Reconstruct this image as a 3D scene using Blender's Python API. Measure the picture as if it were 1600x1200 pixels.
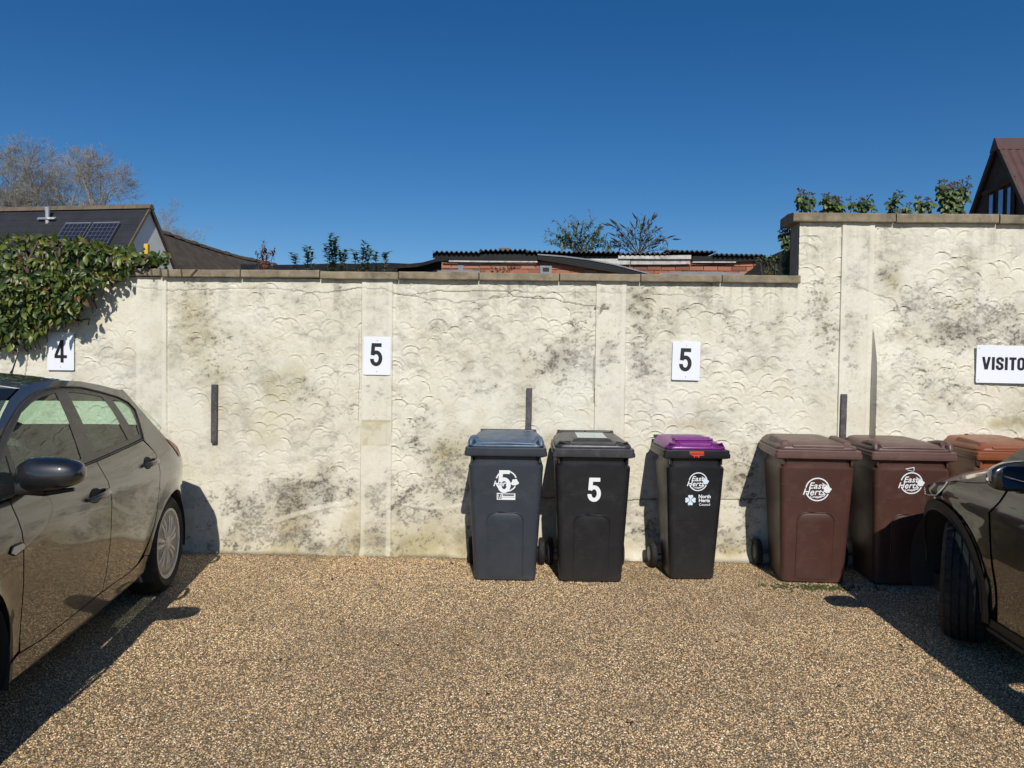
import bpy, bmesh, math, random
import numpy as np
from mathutils import Vector, Matrix
from mathutils.geometry import delaunay_2d_cdt

scene = bpy.context.scene
for o in list(bpy.data.objects):
    bpy.data.objects.remove(o, do_unlink=True)
COL = scene.collection
rad = math.radians

# ------------------------------------------------------------------ camera
FPX, IW, IH = 1110.0, 1600.0, 1200.0
YAW, PITCH, ROLL = rad(1.2), rad(1.55), rad(0.72)
CAM = np.array([0.0, -5.5, 1.5])
_R0 = np.array([math.cos(YAW), math.sin(YAW), 0])
FWD = np.array([-math.sin(YAW)*math.cos(PITCH), math.cos(YAW)*math.cos(PITCH), -math.sin(PITCH)])
_U0 = np.cross(_R0, FWD)
RGT = math.cos(ROLL)*_R0 + math.sin(ROLL)*_U0
UPV = -math.sin(ROLL)*_R0 + math.cos(ROLL)*_U0
cam_data = bpy.data.cameras.new('camera')
cam_data.sensor_fit = 'HORIZONTAL'
cam_data.sensor_width = 36.0
cam_data.lens = 36.0*FPX/IW
cam_data.clip_start = 0.05
cam_data.clip_end = 5000
cam = bpy.data.objects.new('camera', cam_data)
COL.objects.link(cam)
m = Matrix.Identity(4)
for i in range(3):
    m[i][0] = RGT[i]; m[i][1] = UPV[i]; m[i][2] = -FWD[i]; m[i][3] = CAM[i]
cam.matrix_world = m
scene.camera = cam

# ------------------------------------------------------------------ light
SUN_EL = rad(37.5)
SHX = -0.12                              # shadows run away from the camera (+y), slightly to -x
sun_h = Vector((-SHX, -1.0, 0)).normalized()
sun_dir = Vector((sun_h.x*math.cos(SUN_EL), sun_h.y*math.cos(SUN_EL), math.sin(SUN_EL)))
world = bpy.data.worlds.new('World')
scene.world = world
world.use_nodes = True
wn = world.node_tree
wn.nodes.clear()
sky = wn.nodes.new('ShaderNodeTexSky')
sky.sky_type = 'NISHITA'
sky.sun_disc = False
sky.sun_elevation = SUN_EL
sky.sun_rotation = math.atan2(sun_h.x, sun_h.y)
sky.altitude = 60
sky.air_density = 1.0
sky.dust_density = 0.0
sky.ozone_density = 5.0
bg = wn.nodes.new('ShaderNodeBackground')
bg.inputs['Strength'].default_value = 0.078
wo = wn.nodes.new('ShaderNodeOutputWorld')
hsv = wn.nodes.new('ShaderNodeHueSaturation')
hsv.inputs['Saturation'].default_value = 1.28
hsv.inputs['Hue'].default_value = 0.504
wn.links.new(sky.outputs[0], hsv.inputs['Color'])
wn.links.new(hsv.outputs[0], bg.inputs[0])
wn.links.new(bg.outputs[0], wo.inputs[0])
sl = bpy.data.lights.new('sun', 'SUN')
sl.energy = 4.2
sl.angle = rad(0.53)
sl.color = (1.0, 0.95, 0.86)
sun = bpy.data.objects.new('sun', sl)
COL.objects.link(sun)
sun.rotation_euler = (-sun_dir).to_track_quat('-Z', 'Y').to_euler()
sun.location = (4, -20, 16)
scene.view_settings.view_transform = 'Standard'
scene.view_settings.look = 'None'
scene.view_settings.exposure = 0.0
scene.view_settings.gamma = 1.0
scene.view_settings.use_curve_mapping = False
scene.cycles.max_bounces = 8
scene.cycles.transparent_max_bounces = 16

# ------------------------------------------------------------------ helpers
def ray(x, y):
    return FWD + RGT*(x-IW/2)/FPX - UPV*(y-IH/2)/FPX
def at(x, y, Y):
    """point of the place seen at photo position x,y on the vertical plane at depth Y"""
    r = ray(x, y)
    return Vector(CAM + r*(Y-CAM[1])/r[1])

def tag(o, label=None, cat=None, group=None, kind=None):
    if label: o['label'] = label
    if cat: o['category'] = cat
    if group: o['group'] = group
    if kind: o['kind'] = kind
    return o

def empty(name, loc=(0, 0, 0), rz=0.0, label=None, cat=None, group=None, kind=None):
    o = bpy.data.objects.new(name, None)
    COL.objects.link(o)
    o.location = loc
    o.rotation_euler = (0, 0, rz)
    o.empty_display_size = 0.1
    return tag(o, label, cat, group, kind)

class MB:
    def __init__(self):
        self.v = []; self.f = []
    def add(self, vs, fs):
        b = len(self.v)
        self.v.extend([tuple(p) for p in vs])
        self.f.extend([tuple(b+i for i in f) for f in fs])
        return self
    def box(self, x0, x1, y0, y1, z0, z1):
        vs = [(x0,y0,z0),(x1,y0,z0),(x1,y1,z0),(x0,y1,z0),(x0,y0,z1),(x1,y0,z1),(x1,y1,z1),(x0,y1,z1)]
        fs = [(0,3,2,1),(4,5,6,7),(0,1,5,4),(1,2,6,5),(2,3,7,6),(3,0,4,7)]
        return self.add(vs, fs)
    def loft(self, rings, cap0=True, cap1=True, closed=True):
        n = len(rings[0]); b = len(self.v)
        for r in rings: self.v.extend([tuple(p) for p in r])
        for k in range(len(rings)-1):
            for i in range(n if closed else n-1):
                j = (i+1) % n
                self.f.append((b+k*n+i, b+k*n+j, b+(k+1)*n+j, b+(k+1)*n+i))
        if cap0: self.f.append(tuple(b+i for i in range(n-1, -1, -1)))
        if cap1: self.f.append(tuple(b+(len(rings)-1)*n+i for i in range(n)))
        return self
    def tube(self, pts, rads, n=6, cap=True):
        pts = [Vector(p) for p in pts]
        if not hasattr(rads, '__len__'): rads = [rads]*len(pts)
        rings = []
        ref = None
        for i, p in enumerate(pts):
            d = (pts[min(i+1, len(pts)-1)]-pts[max(i-1, 0)])
            if d.length < 1e-9: d = Vector((0,0,1))
            d.normalize()
            if ref is None:
                ref = Vector((0,0,1)) if abs(d.z) < .9 else Vector((1,0,0))
            u = d.cross(ref)
            if u.length < 1e-6: u = d.orthogonal()
            u.normalize(); w = d.cross(u)
            ref = -u.cross(d) if False else ref
            rings.append([p+(u*math.cos(a)+w*math.sin(a))*rads[i] for a in [2*math.pi*k/n for k in range(n)]])
        return self.loft(rings, cap, cap)
    def lathe(self, prof, n=32, axis='y', c=(0,0,0), mod=None):
        """prof: list of (radius, offset along axis)"""
        rings = []
        for j, (r, o) in enumerate(prof):
            ring = []
            for k in range(n):
                a = 2*math.pi*k/n
                rr = r if mod is None else mod(j, k, r)
                p = {'y': (rr*math.cos(a), o, rr*math.sin(a)), 'z': (rr*math.cos(a), rr*math.sin(a), o), 'x': (o, rr*math.cos(a), rr*math.sin(a))}[axis]
                ring.append((p[0]+c[0], p[1]+c[1], p[2]+c[2]))
            rings.append(ring)
        return self.loft(rings, prof[0][0] > 1e-6, prof[-1][0] > 1e-6)
    def prism(self, poly, fn0, fn1):
        """poly of 2D points; fn0/fn1 map them to the two faces"""
        return self.loft([[fn0(*p) for p in poly], [fn1(*p) for p in poly]])
    def mesh(self, name):
        me = bpy.data.meshes.new(name)
        me.from_pydata(self.v, [], self.f)
        me.validate(); me.update()
        return me
    def build(self, name, mat, parent=None, smooth=None, bevel=0, fixn=True, loc=None):
        me = self.mesh(name)
        if fixn:
            bm = bmesh.new(); bm.from_mesh(me)
            bmesh.ops.recalc_face_normals(bm, faces=bm.faces[:])
            bm.to_mesh(me); bm.free()
        return link(name, me, mat, parent, smooth, bevel, loc)

def link(name, me, mat, parent=None, smooth=None, bevel=0, loc=None):
    o = bpy.data.objects.new(name, me)
    COL.objects.link(o)
    if mat: me.materials.append(mat)
    if parent: o.parent = parent
    if loc is not None: o.location = loc
    if smooth is not None:
        me.polygons.foreach_set('use_smooth', [True]*len(me.polygons))
        if smooth > 0:
            me.set_sharp_from_angle(angle=rad(smooth))
    if bevel:
        md = o.modifiers.new('bevel', 'BEVEL')
        md.width = bevel; md.segments = 2; md.limit_method = 'ANGLE'; md.angle_limit = rad(40)
    return o

def np_mesh(name, V, Q, attrs=None):
    me = bpy.data.meshes.new(name)
    V = np.asarray(V, np.float32); Q = np.asarray(Q, np.int32)
    k = Q.shape[1]
    me.vertices.add(len(V)); me.vertices.foreach_set('co', V.ravel())
    me.loops.add(Q.size); me.loops.foreach_set('vertex_index', Q.ravel())
    me.polygons.add(len(Q))
    me.polygons.foreach_set('loop_start', np.arange(0, Q.size, k, dtype=np.int32))
    me.polygons.foreach_set('loop_total', np.full(len(Q), k, np.int32))
    me.update(calc_edges=True)
    for an, arr in (attrs or {}).items():
        a = me.attributes.new(an, 'FLOAT_COLOR', 'POINT')
        a.data.foreach_set('color', np.asarray(arr, np.float32).ravel())
    return me

def rrect(w, d, r, cx=0, cy=0, z=0, n=4):
    pts = []
    for sx, sy, a0 in ((1, 1, 0), (-1, 1, 90), (-1, -1, 180), (1, -1, 270)):
        for k in range(n+1):
            a = rad(a0+90*k/n)
            pts.append((cx+sx*(w/2-r)+r*math.cos(a), cy+sy*(d/2-r)+r*math.sin(a), z))
    return pts

# numpy value noise
def _hash(ix, iy, seed):
    h = (ix.astype(np.int64)*374761393 + iy.astype(np.int64)*668265263 + seed*1442695041) & 0xffffffff
    h = ((h ^ (h >> 13))*1274126177) & 0xffffffff
    h = h ^ (h >> 16)
    return (h & 0xffffff)/float(0xffffff)
def vnoise(x, y, seed=0):
    ix = np.floor(x); iy = np.floor(y); fx = x-ix; fy = y-iy
    fx = fx*fx*(3-2*fx); fy = fy*fy*(3-2*fy)
    a = _hash(ix, iy, seed); b = _hash(ix+1, iy, seed); c = _hash(ix, iy+1, seed); d = _hash(ix+1, iy+1, seed)
    return (a*(1-fx)+b*fx)*(1-fy)+(c*(1-fx)+d*fx)*fy
def fbm(x, y, sc, octv=4, seed=0, gain=.5):
    s = 0; amp = 1; t = 0
    for k in range(octv):
        s = s+amp*vnoise(x*sc+17.3*k, y*sc+9.1*k, seed+k); t += amp
        amp *= gain; sc *= 2.03
    return s/t
def sstep(a, b, x):
    t = np.clip((x-a)/(b-a), 0, 1)
    return t*t*(3-2*t)

# ------------------------------------------------------------------ materials
def nmat(name):
    mt = bpy.data.materials.new(name)
    mt.use_nodes = True
    nt = mt.node_tree
    p = nt.nodes['Principled BSDF']
    return mt, nt, p
def N(nt, typ, **kw):
    n = nt.nodes.new(typ)
    ins = kw.pop('ins', {})
    for k, v in kw.items(): setattr(n, k, v)
    for k, v in ins.items(): n.inputs[k].default_value = v
    return n
def ramp(nt, fac, stops, interp='LINEAR'):
    r = nt.nodes.new('ShaderNodeValToRGB')
    r.color_ramp.interpolation = interp
    el = r.color_ramp.elements
    while len(el) > 1: el.remove(el[-1])
    el[0].position = stops[0][0]; el[0].color = (*stops[0][1], 1)
    for pz, c in stops[1:]:
        e = el.new(pz); e.color = (*c, 1)
    nt.links.new(fac, r.inputs[0])
    return r.outputs[0]
def coord(nt, out='Object'):
    return nt.nodes.new('ShaderNodeTexCoord').outputs[out]
def noise(nt, vec, scale, detail=4, rough=.55, out=0, dist=0):
    n = N(nt, 'ShaderNodeTexNoise', ins={'Scale': scale, 'Detail': detail, 'Roughness': rough, 'Distortion': dist})
    nt.links.new(vec, n.inputs['Vector'])
    return n.outputs[out]
def mixc(nt, fac, a, b, blend='MIX'):
    n = N(nt, 'ShaderNodeMix', data_type='RGBA', blend_type=blend)
    for s, val in ((0, fac), (6, a), (7, b)):
        if isinstance(val, (int, float)): n.inputs[s].default_value = val
        elif isinstance(val, tuple): n.inputs[s].default_value = (*val, 1)
        else: nt.links.new(val, n.inputs[s])
    return n.outputs[2]
def math_(nt, op, a, b=None, c=None, clamp=False):
    n = N(nt, 'ShaderNodeMath', operation=op, use_clamp=clamp)
    for i, val in enumerate((a, b, c)):
        if val is None: continue
        if isinstance(val, (int, float)): n.inputs[i].default_value = val
        else: nt.links.new(val, n.inputs[i])
    return n.outputs[0]
def bump(nt, p, height, strength=.3, dist=.01):
    b = N(nt, 'ShaderNodeBump', ins={'Strength': strength, 'Distance': dist})
    nt.links.new(height, b.inputs['Height'])
    nt.links.new(b.outputs[0], p.inputs['Normal'])
    return b

def plain(name, c, rough=.5, metal=0, var=.25, vscale=8, fine=0, coat=0, bumps=0, bscale=60, spec=.5, dust=None, dustamt=.3, scuff=None):
    """colour with mottled variation, optional dust/scuffs and fine relief"""
    mt, nt, p = nmat(name)
    co = coord(nt)
    n1 = noise(nt, co, vscale, 5, .6)
    dark = tuple(x*(1-var) for x in c); light = tuple(min(1, x*(1+var)) for x in c)
    col = ramp(nt, n1, [(.3, dark), (.7, light)])
    if dust:
        n2 = noise(nt, co, vscale*2.3, 8, .7)
        f = math_(nt, 'MULTIPLY', ramp(nt, n2, [(.5, (0,0,0)), (.75, (1,1,1))]), dustamt)
        col = mixc(nt, f, col, dust)
    nt.links.new(col, p.inputs['Base Color'])
    if scuff:
        mp = N(nt, 'ShaderNodeMapping'); mp.inputs['Scale'].default_value = (5, 5, 70); mp.inputs['Rotation'].default_value = (0, .12, 0)
        nt.links.new(co, mp.inputs[0])
        l1 = ramp(nt, noise(nt, mp.outputs[0], 1.0, 5, .7), [(.60, (0,0,0)), (.70, (1,1,1))])
        l2 = ramp(nt, noise(nt, co, 5, 4, .6), [(.46, (0,0,0)), (.68, (1,1,1))])
        col = mixc(nt, math_(nt, 'MULTIPLY', math_(nt, 'MULTIPLY', l1, l2), .55), col, scuff)
        nt.links.new(col, p.inputs['Base Color'])
        # dust thrown up from the ground
        sx_ = N(nt, 'ShaderNodeSeparateXYZ'); nt.links.new(co, sx_.inputs[0])
        lowd = ramp(nt, math_(nt, 'MULTIPLY_ADD', noise(nt, co, 9, 5, .65), .22, sx_.outputs[2]), [(.10, (.14,.14,.14)), (.34, (0,0,0))])
        col = mixc(nt, lowd, col, tuple(.5*a+.5*b for a, b in zip(c, (.16, .14, .11))))
        nt.links.new(col, p.inputs['Base Color'])
    rn = math_(nt, 'MULTIPLY_ADD', noise(nt, co, vscale*3, 4), .25, rough-.12, clamp=True)
    nt.links.new(rn, p.inputs['Roughness'])
    p.inputs['Metallic'].default_value = metal
    p.inputs['Specular IOR Level'].default_value = spec
    if coat:
        p.inputs['Coat Weight'].default_value = coat
        p.inputs['Coat Roughness'].default_value = .03
    if bumps:
        bump(nt, p, noise(nt, co, bscale, 4), bumps, .004)
    return mt

def make_wall_mat():
    mt, nt, p = nmat('cream_render')
    co = coord(nt)
    at_ = N(nt, 'ShaderNodeAttribute', attribute_name='wear')
    sep = N(nt, 'ShaderNodeSeparateColor')
    nt.links.new(at_.outputs['Color'], sep.inputs[0])
    base = ramp(nt, noise(nt, co, 1.7, 6, .62), [(.3, (.66, .615, .495)), (.55, (.725, .69, .58)), (.75, (.75, .725, .64))])
    base = mixc(nt, ramp(nt, noise(nt, co, 30, 5, .7), [(.45, (0,0,0)), (.8, (.5,.5,.5))]), base, (.54, .475, .34))
    fine = noise(nt, co, 130, 4, .7)
    grn = math_(nt, 'MULTIPLY', sep.outputs[1], math_(nt, 'MULTIPLY_ADD', fine, .9, .45), clamp=True)
    col = mixc(nt, grn, base, (.40, .34, .17))
    dk = math_(nt, 'MULTIPLY', sep.outputs[0], math_(nt, 'MULTIPLY_ADD', fine, 1.5, .2), clamp=True)
    col = mixc(nt, dk, col, (.115, .100, .078))
    col = mixc(nt, sep.outputs[2], col, (.75, .72, .63))
    nt.links.new(col, p.inputs['Base Color'])
    p.inputs['Roughness'].default_value = .9
    p.inputs['Specular IOR Level'].default_value = .2
    bump(nt, p, noise(nt, co, 85, 6, .72), .6, .006)
    return mt

def make_gravel_mat():
    mt, nt, p = nmat('gravel_surface')
    co = coord(nt)
    v = N(nt, 'ShaderNodeTexVoronoi', feature='F1', ins={'Scale': 165.0, 'Randomness': 1.0})
    nt.links.new(co, v.inputs['Vector'])
    sep = N(nt, 'ShaderNodeSeparateColor'); nt.links.new(v.outputs['Color'], sep.inputs[0])
    stone = ramp(nt, sep.outputs[0], [(0, (.15, .10, .055)), (.25, (.29, .20, .11)), (.5, (.43, .315, .175)), (.72, (.53, .405, .24)), (.9, (.63, .52, .36)), (1, (.68, .62, .50))])
    gap = ramp(nt, v.outputs['Distance'], [(.25, (1,1,1)), (.70, (.36,.34,.31))])
    stone = mixc(nt, 1.0, stone, gap, 'MULTIPLY')
    big = ramp(nt, noise(nt, co, .9, 6, .65), [(.32, (.80,.78,.76)), (.6, (1,1,1))])
    col = mixc(nt, 1.0, stone, big, 'MULTIPLY')
    spots = ramp(nt, noise(nt, co, 6, 6, .75), [(.60, (0,0,0)), (.8, (.55,.55,.55))])
    col = mixc(nt, spots, col, (.06, .045, .03))
    nt.links.new(col, p.inputs['Base Color'])
    p.inputs['Roughness'].default_value = .75
    inv = math_(nt, 'SUBTRACT', 1.0, v.outputs['Distance'])
    h = math_(nt, 'MULTIPLY_ADD', sep.outputs[1], .6, inv)
    bump(nt, p, h, .9, .006)
    return mt

def make_attr_mat(name, rough=.7, trans=0.0, var=.2):
    """colour from a per-vertex 'tint' attribute (each stone or leaf its own colour)"""
    mt, nt, p = nmat(name)
    a = N(nt, 'ShaderNodeAttribute', attribute_name='tint')
    n1 = ramp(nt, noise(nt, coord(nt), 60, 3), [(.3, (1-var,)*3), (.7, (1+var,)*3)])
    col = mixc(nt, 1.0, a.outputs['Color'], n1, 'MULTIPLY')
    nt.links.new(col, p.inputs['Base Color'])
    p.inputs['Roughness'].default_value = rough
    return mt

def leaf_mat(name, dark, mid, light, odd=None, oddamt=.06, rough=.35):
    mt, nt, p = nmat(name)
    oi = N(nt, 'ShaderNodeObjectInfo')
    geo = N(nt, 'ShaderNodeNewGeometry')
    r = math_(nt, 'FRACT', math_(nt, 'ADD', oi.outputs['Random'], geo.outputs['Random Per Island']))
    stops = [(0, dark), (.5, mid), (.9, light)]
    if odd: stops += [(1-oddamt, light), (1-oddamt+.01, odd)]; 
    stops = sorted(stops, key=lambda q: q[0])
    col = ramp(nt, r, stops)
    col = mixc(nt, 1.0, col, ramp(nt, noise(nt, coord(nt), 25, 3), [(.3, (.75,.75,.75)), (.7, (1.2,1.2,1.2))]), 'MULTIPLY')
    nt.links.new(col, p.inputs['Base Color'])
    p.inputs['Roughness'].default_value = rough
    tr = N(nt, 'ShaderNodeBsdfTranslucent'); nt.links.new(col, tr.inputs[0])
    mx = N(nt, 'ShaderNodeMixShader', ins={0: .2})
    out = nt.nodes['Material Output']
    nt.links.new(p.outputs[0], mx.inputs[1]); nt.links.new(tr.outputs[0], mx.inputs[2])
    nt.links.new(mx.outputs[0], out.inputs[0])
    return mt

def glass_mat(name, tint, ior=1.6):
    mt, nt, p = nmat(name)
    nt.nodes.remove(p)
    # reflectance of a thin pane, the same from both faces
    f0 = 1.7*((ior-1)/(ior+1))**2
    geo = N(nt, 'ShaderNodeNewGeometry')
    dt = N(nt, 'ShaderNodeVectorMath', operation='DOT_PRODUCT')
    nt.links.new(geo.outputs['Normal'], dt.inputs[0]); nt.links.new(geo.outputs['Incoming'], dt.inputs[1])
    om = math_(nt, 'SUBTRACT', 1.0, math_(nt, 'ABSOLUTE', dt.outputs['Value']), clamp=True)
    fval = math_(nt, 'MULTIPLY_ADD', math_(nt, 'POWER', om, 5.0), 1-f0, f0, clamp=True)
    tb = N(nt, 'ShaderNodeBsdfTransparent', ins={'Color': (*tint, 1)})
    gb = N(nt, 'ShaderNodeBsdfGlossy', ins={'Color': (.9, .95, .9, 1), 'Roughness': .015})
    # faint dust film
    df = N(nt, 'ShaderNodeBsdfDiffuse', ins={'Color': (.22, .21, .18, 1)})
    m0 = N(nt, 'ShaderNodeMixShader', ins={0: .05})
    nt.links.new(tb.outputs[0], m0.inputs[1]); nt.links.new(df.outputs[0], m0.inputs[2])
    mx = N(nt, 'ShaderNodeMixShader')
    nt.links.new(fval, mx.inputs[0]); nt.links.new(m0.outputs[0], mx.inputs[1]); nt.links.new(gb.outputs[0], mx.inputs[2])
    nt.links.new(mx.outputs[0], nt.nodes['Material Output'].inputs[0])
    return mt

def paint_mat(name, c, metal=.55, rough=.28, dustc=(.20,.18,.14)):
    mt, nt, p = nmat(name)
    co = coord(nt)
    col = mixc(nt, math_(nt, 'MULTIPLY', ramp(nt, noise(nt, co, 7, 8, .75), [(.45, (0,0,0)), (.8, (1,1,1))]), .10), c, dustc)
    nt.links.new(col, p.inputs['Base Color'])
    p.inputs['Metallic'].default_value = metal
    p.inputs['Roughness'].default_value = rough
    p.inputs['Coat Weight'].default_value = 1.0
    p.inputs['Coat Roughness'].default_value = .025
    p.inputs['Coat IOR'].default_value = 1.6
    return mt

def brick_mat(name):
    mt, nt, p = nmat(name)
    oi = N(nt, 'ShaderNodeObjectInfo')
    col = ramp(nt, oi.outputs['Random'], [(0, (.20, .075, .045)), (.4, (.33, .12, .07)), (.75, (.42, .17, .10)), (1, (.36, .20, .14))])
    col = mixc(nt, ramp(nt, noise(nt, coord(nt, 'Generated'), 5, 5, .7), [(.5, (0,0,0)), (.8, (.6,.6,.6))]), col, (.30, .22, .17))
    nt.links.new(col, p.inputs['Base Color'])
    p.inputs['Roughness'].default_value = .9
    return mt

M = {}
M['wall'] = make_wall_mat()
M['gravel'] = make_gravel_mat()
M['stones'] = make_attr_mat('aggregate_stone', .7)
M['coping'] = plain('concrete_coping', (.23, .19, .13), .9, var=.35, vscale=9, bumps=.6, bscale=120, dust=(.42, .38, .30), dustamt=.5, spec=.2)
M['core'] = plain('bare_blockwork', (.26, .24, .20), .9, var=.2, spec=.2, bumps=.4)
M['sign'] = plain('white_sign_plate', (.78, .80, .86), .35, var=.03, vscale=3, dust=(.66,.66,.64), dustamt=.15)
M['black_print'] = plain('black_lettering', (.012, .011, .014), .45, var=.1)
M['screw'] = plain('screw_metal', (.25, .24, .24), .4, metal=.8)
M['bar'] = plain('weathered_bar', (.075, .065, .07), .7, var=.45, vscale=14, bumps=.5, bscale=80, dust=(.22,.20,.20), dustamt=.5)
M['bin_grey'] = plain('charcoal_plastic', scuff=(.13,.14,.15), c=(.029, .036, .048), rough=.42, var=.15, vscale=4, dust=(.10,.10,.10), dustamt=.25, bumps=.15, bscale=300)
M['bin_black'] = plain('black_plastic', scuff=(.09,.09,.09), c=(.010, .0105, .013), rough=.40, var=.15, vscale=4, dust=(.06,.06,.06), dustamt=.3, bumps=.15, bscale=300)
M['bin_brown'] = plain('brown_plastic', scuff=(.30,.20,.16), c=(.064, .027, .020), rough=.42, var=.12, vscale=4, dust=(.16,.09,.07), dustamt=.3, bumps=.15, bscale=300)
M['bin_brown_lid'] = plain('faded_brown_plastic', scuff=(.35,.27,.23), c=(.115, .062, .052), rough=.42, var=.12, vscale=4, dust=(.24,.18,.15), dustamt=.35, bumps=.15, bscale=300)
M['bin_orange'] = plain('rust_brown_plastic', scuff=(.4,.2,.1), c=(.215, .066, .026), rough=.36, var=.1, vscale=4, dust=(.3,.15,.08), dustamt=.2)
M['lid_blue'] = plain('faded_blue_plastic', scuff=(.25,.27,.28), c=(.050, .090, .155), rough=.45, var=.2, vscale=6, dust=(.17,.18,.18), dustamt=.7)
M['lid_purple'] = plain('purple_plastic', scuff=(.45,.2,.45), c=(.155, .012, .165), rough=.30, var=.08, vscale=4, dust=(.26,.10,.26), dustamt=.2)
M['lid_grey'] = plain('weathered_black_plastic', scuff=(.25,.25,.24), c=(.035, .035, .04), rough=.38, var=.2, vscale=6, dust=(.16,.16,.15), dustamt=.4)
M['rubber'] = plain('black_rubber', (.016, .016, .017), .75, var=.2, vscale=10, dust=(.08,.075,.065), dustamt=.5, spec=.3)
M['decal'] = plain('white_vinyl', (.78, .80, .82), .5, var=.04, vscale=10)
M['decal_pale'] = plain('pale_blue_vinyl', (.62, .74, .84), .5, var=.04)
M['red_paint'] = plain('red_paint_drips', (.62, .06, .03), .35, var=.1)
M['pale_glaze'] = plain('pale_green_sticker', (.42, .52, .48), .2, var=.1)
M['paint_grey'] = paint_mat('grey_brown_metallic', (.030, .030, .030), .4, .32)
M['paint_navy'] = paint_mat('navy_mirror_cap', (.006, .0065, .009), .1, .45)
M['paint_dark'] = paint_mat('dark_brown_metallic', (.030, .026, .020), .5, .25)
M['trim'] = plain('black_trim', (.018, .018, .019), .45, var=.2, vscale=8)
M['pillar'] = plain('satin_pillar_trim', (.035, .032, .030), .3, var=.1)
M['clad'] = plain('grey_black_cladding', (.016, .015, .014), .5, var=.15)
M['dark_in'] = plain('dark_interior', (.025, .024, .022), .8, var=.2)
M['seat'] = plain('grey_seat_cloth', (.05, .05, .05), .9, var=.2)
M['glass'] = glass_mat('car_window_glass', (.76, .95, .84), 1.5)
M['screen'] = glass_mat('windscreen_glass', (.13, .17, .15), 1.6)
M['alloy'] = plain('silver_wheel', (.62, .59, .52), .45, metal=.1, var=.12, vscale=10, dust=(.16,.13,.09), dustamt=.4)
M['chrome'] = plain('chrome', (.6, .6, .6), .12, metal=1, var=.05)
M['lens'] = plain('clear_lens', (.72, .69, .60), .15, var=.1)
M['red_lens'] = plain('red_lens', (.45, .02, .02), .15, var=.1)
M['mirror'] = plain('mirror_glass', (.16, .18, .24), .03, metal=1, var=.02)
M['slate'] = plain('dark_slate', (.020, .021, .026), .6, var=.25, vscale=3, bumps=.3, bscale=14)
M['roof_brown'] = plain('brown_roof_tile', (.065, .048, .034), .85, var=.4, vscale=3, bumps=.8, bscale=10, dust=(.10,.10,.06), dustamt=.5)
M['gable_white'] = plain('painted_gable', (.72, .72, .71), .8, var=.08, vscale=2)
M['ridge'] = plain('tan_ridge_tile', (.135, .105, .072), .85, var=.25, vscale=5)
M['solar'] = plain('solar_cell', (.018, .02, .035), .2, var=.2)
M['grid'] = plain('panel_grid', (.085, .09, .11), .4)
M['alu'] = plain('aluminium_frame', (.55, .56, .58), .35, metal=.6, var=.1)
M['lead'] = plain('lead_flashing', (.20, .22, .25), .6, var=.2, vscale=8)
M['felt'] = plain('black_felt', (.011, .011, .012), .8, var=.4, vscale=8, bumps=.5, bscale=30, dust=(.06,.055,.05), dustamt=.5, spec=.2)
M['fascia'] = plain('black_fascia', (.006, .006, .007), .5, var=.3, vscale=6, dust=(.03,.03,.03), dustamt=.3, spec=.25)
M['corrug'] = plain('dark_corrugated_sheet', (.045, .042, .042), .7, var=.4, vscale=6, dust=(.15,.14,.13), dustamt=.6)
M['white_board'] = plain('peeling_white_board', (.52, .50, .46), .8, var=.2, vscale=6, dust=(.10,.085,.07), dustamt=.9)
M['mortar'] = plain('brick_mortar', (.34, .29, .24), .95, var=.2)
M['brick'] = brick_mat('red_brick')
M['maroon'] = plain('maroon_sheet', (.070, .026, .024), .6, var=.2, vscale=3)
M['dark_wood'] = plain('dark_stained_boards', (.055, .038, .030), .8, var=.3, vscale=5)
M['pane'] = plain('window_pane', (.26, .32, .42), .14, metal=.75, var=.1, spec=.8)
M['lamp_dark'] = plain('smoked_lens', (.02, .02, .022), .08, var=.1, spec=.8)
M['bark'] = plain('pale_bark', (.26, .235, .20), .9, var=.3, vscale=2)
M['bark_dark'] = plain('grey_brown_stem', (.10, .07, .045), .9, var=.3)
M['yellow'] = plain('yellow_paint', (.75, .45, .05), .6, var=.1)
M['leaf_ivy'] = leaf_mat('ivy_leaf', (.016, .036, .008), (.060, .100, .016), (.19, .215, .04), (.15, .085, .03), .06, .42)
M['leaf_olive'] = leaf_mat('olive_leaf', (.035, .06, .022), (.075, .12, .035), (.14, .19, .06), None, 0, .45)
M['leaf_blue'] = leaf_mat('blue_green_leaf', (.03, .05, .025), (.06, .09, .04), (.10, .14, .06), None, 0, .5)
M['leaf_rust'] = leaf_mat('rusty_leaf', (.09, .025, .012), (.18, .055, .025), (.26, .10, .04), None, 0, .6)
M['spike'] = plain('dried_flower_spike', (.035, .018, .014), .9, var=.3)
M['moss'] = plain('moss', (.05, .06, .015), .95, var=.4, vscale=20)

# ------------------------------------------------------------------ ground
g = MB().add([(-300,-300,0),(300,-300,0),(300,300,0),(-300,300,0)], [(0,1,2,3)]).build('ground', M['gravel'], fixn=False)
tag(g, 'tan bonded gravel ground of the parking bays', 'ground', kind='structure')

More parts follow.
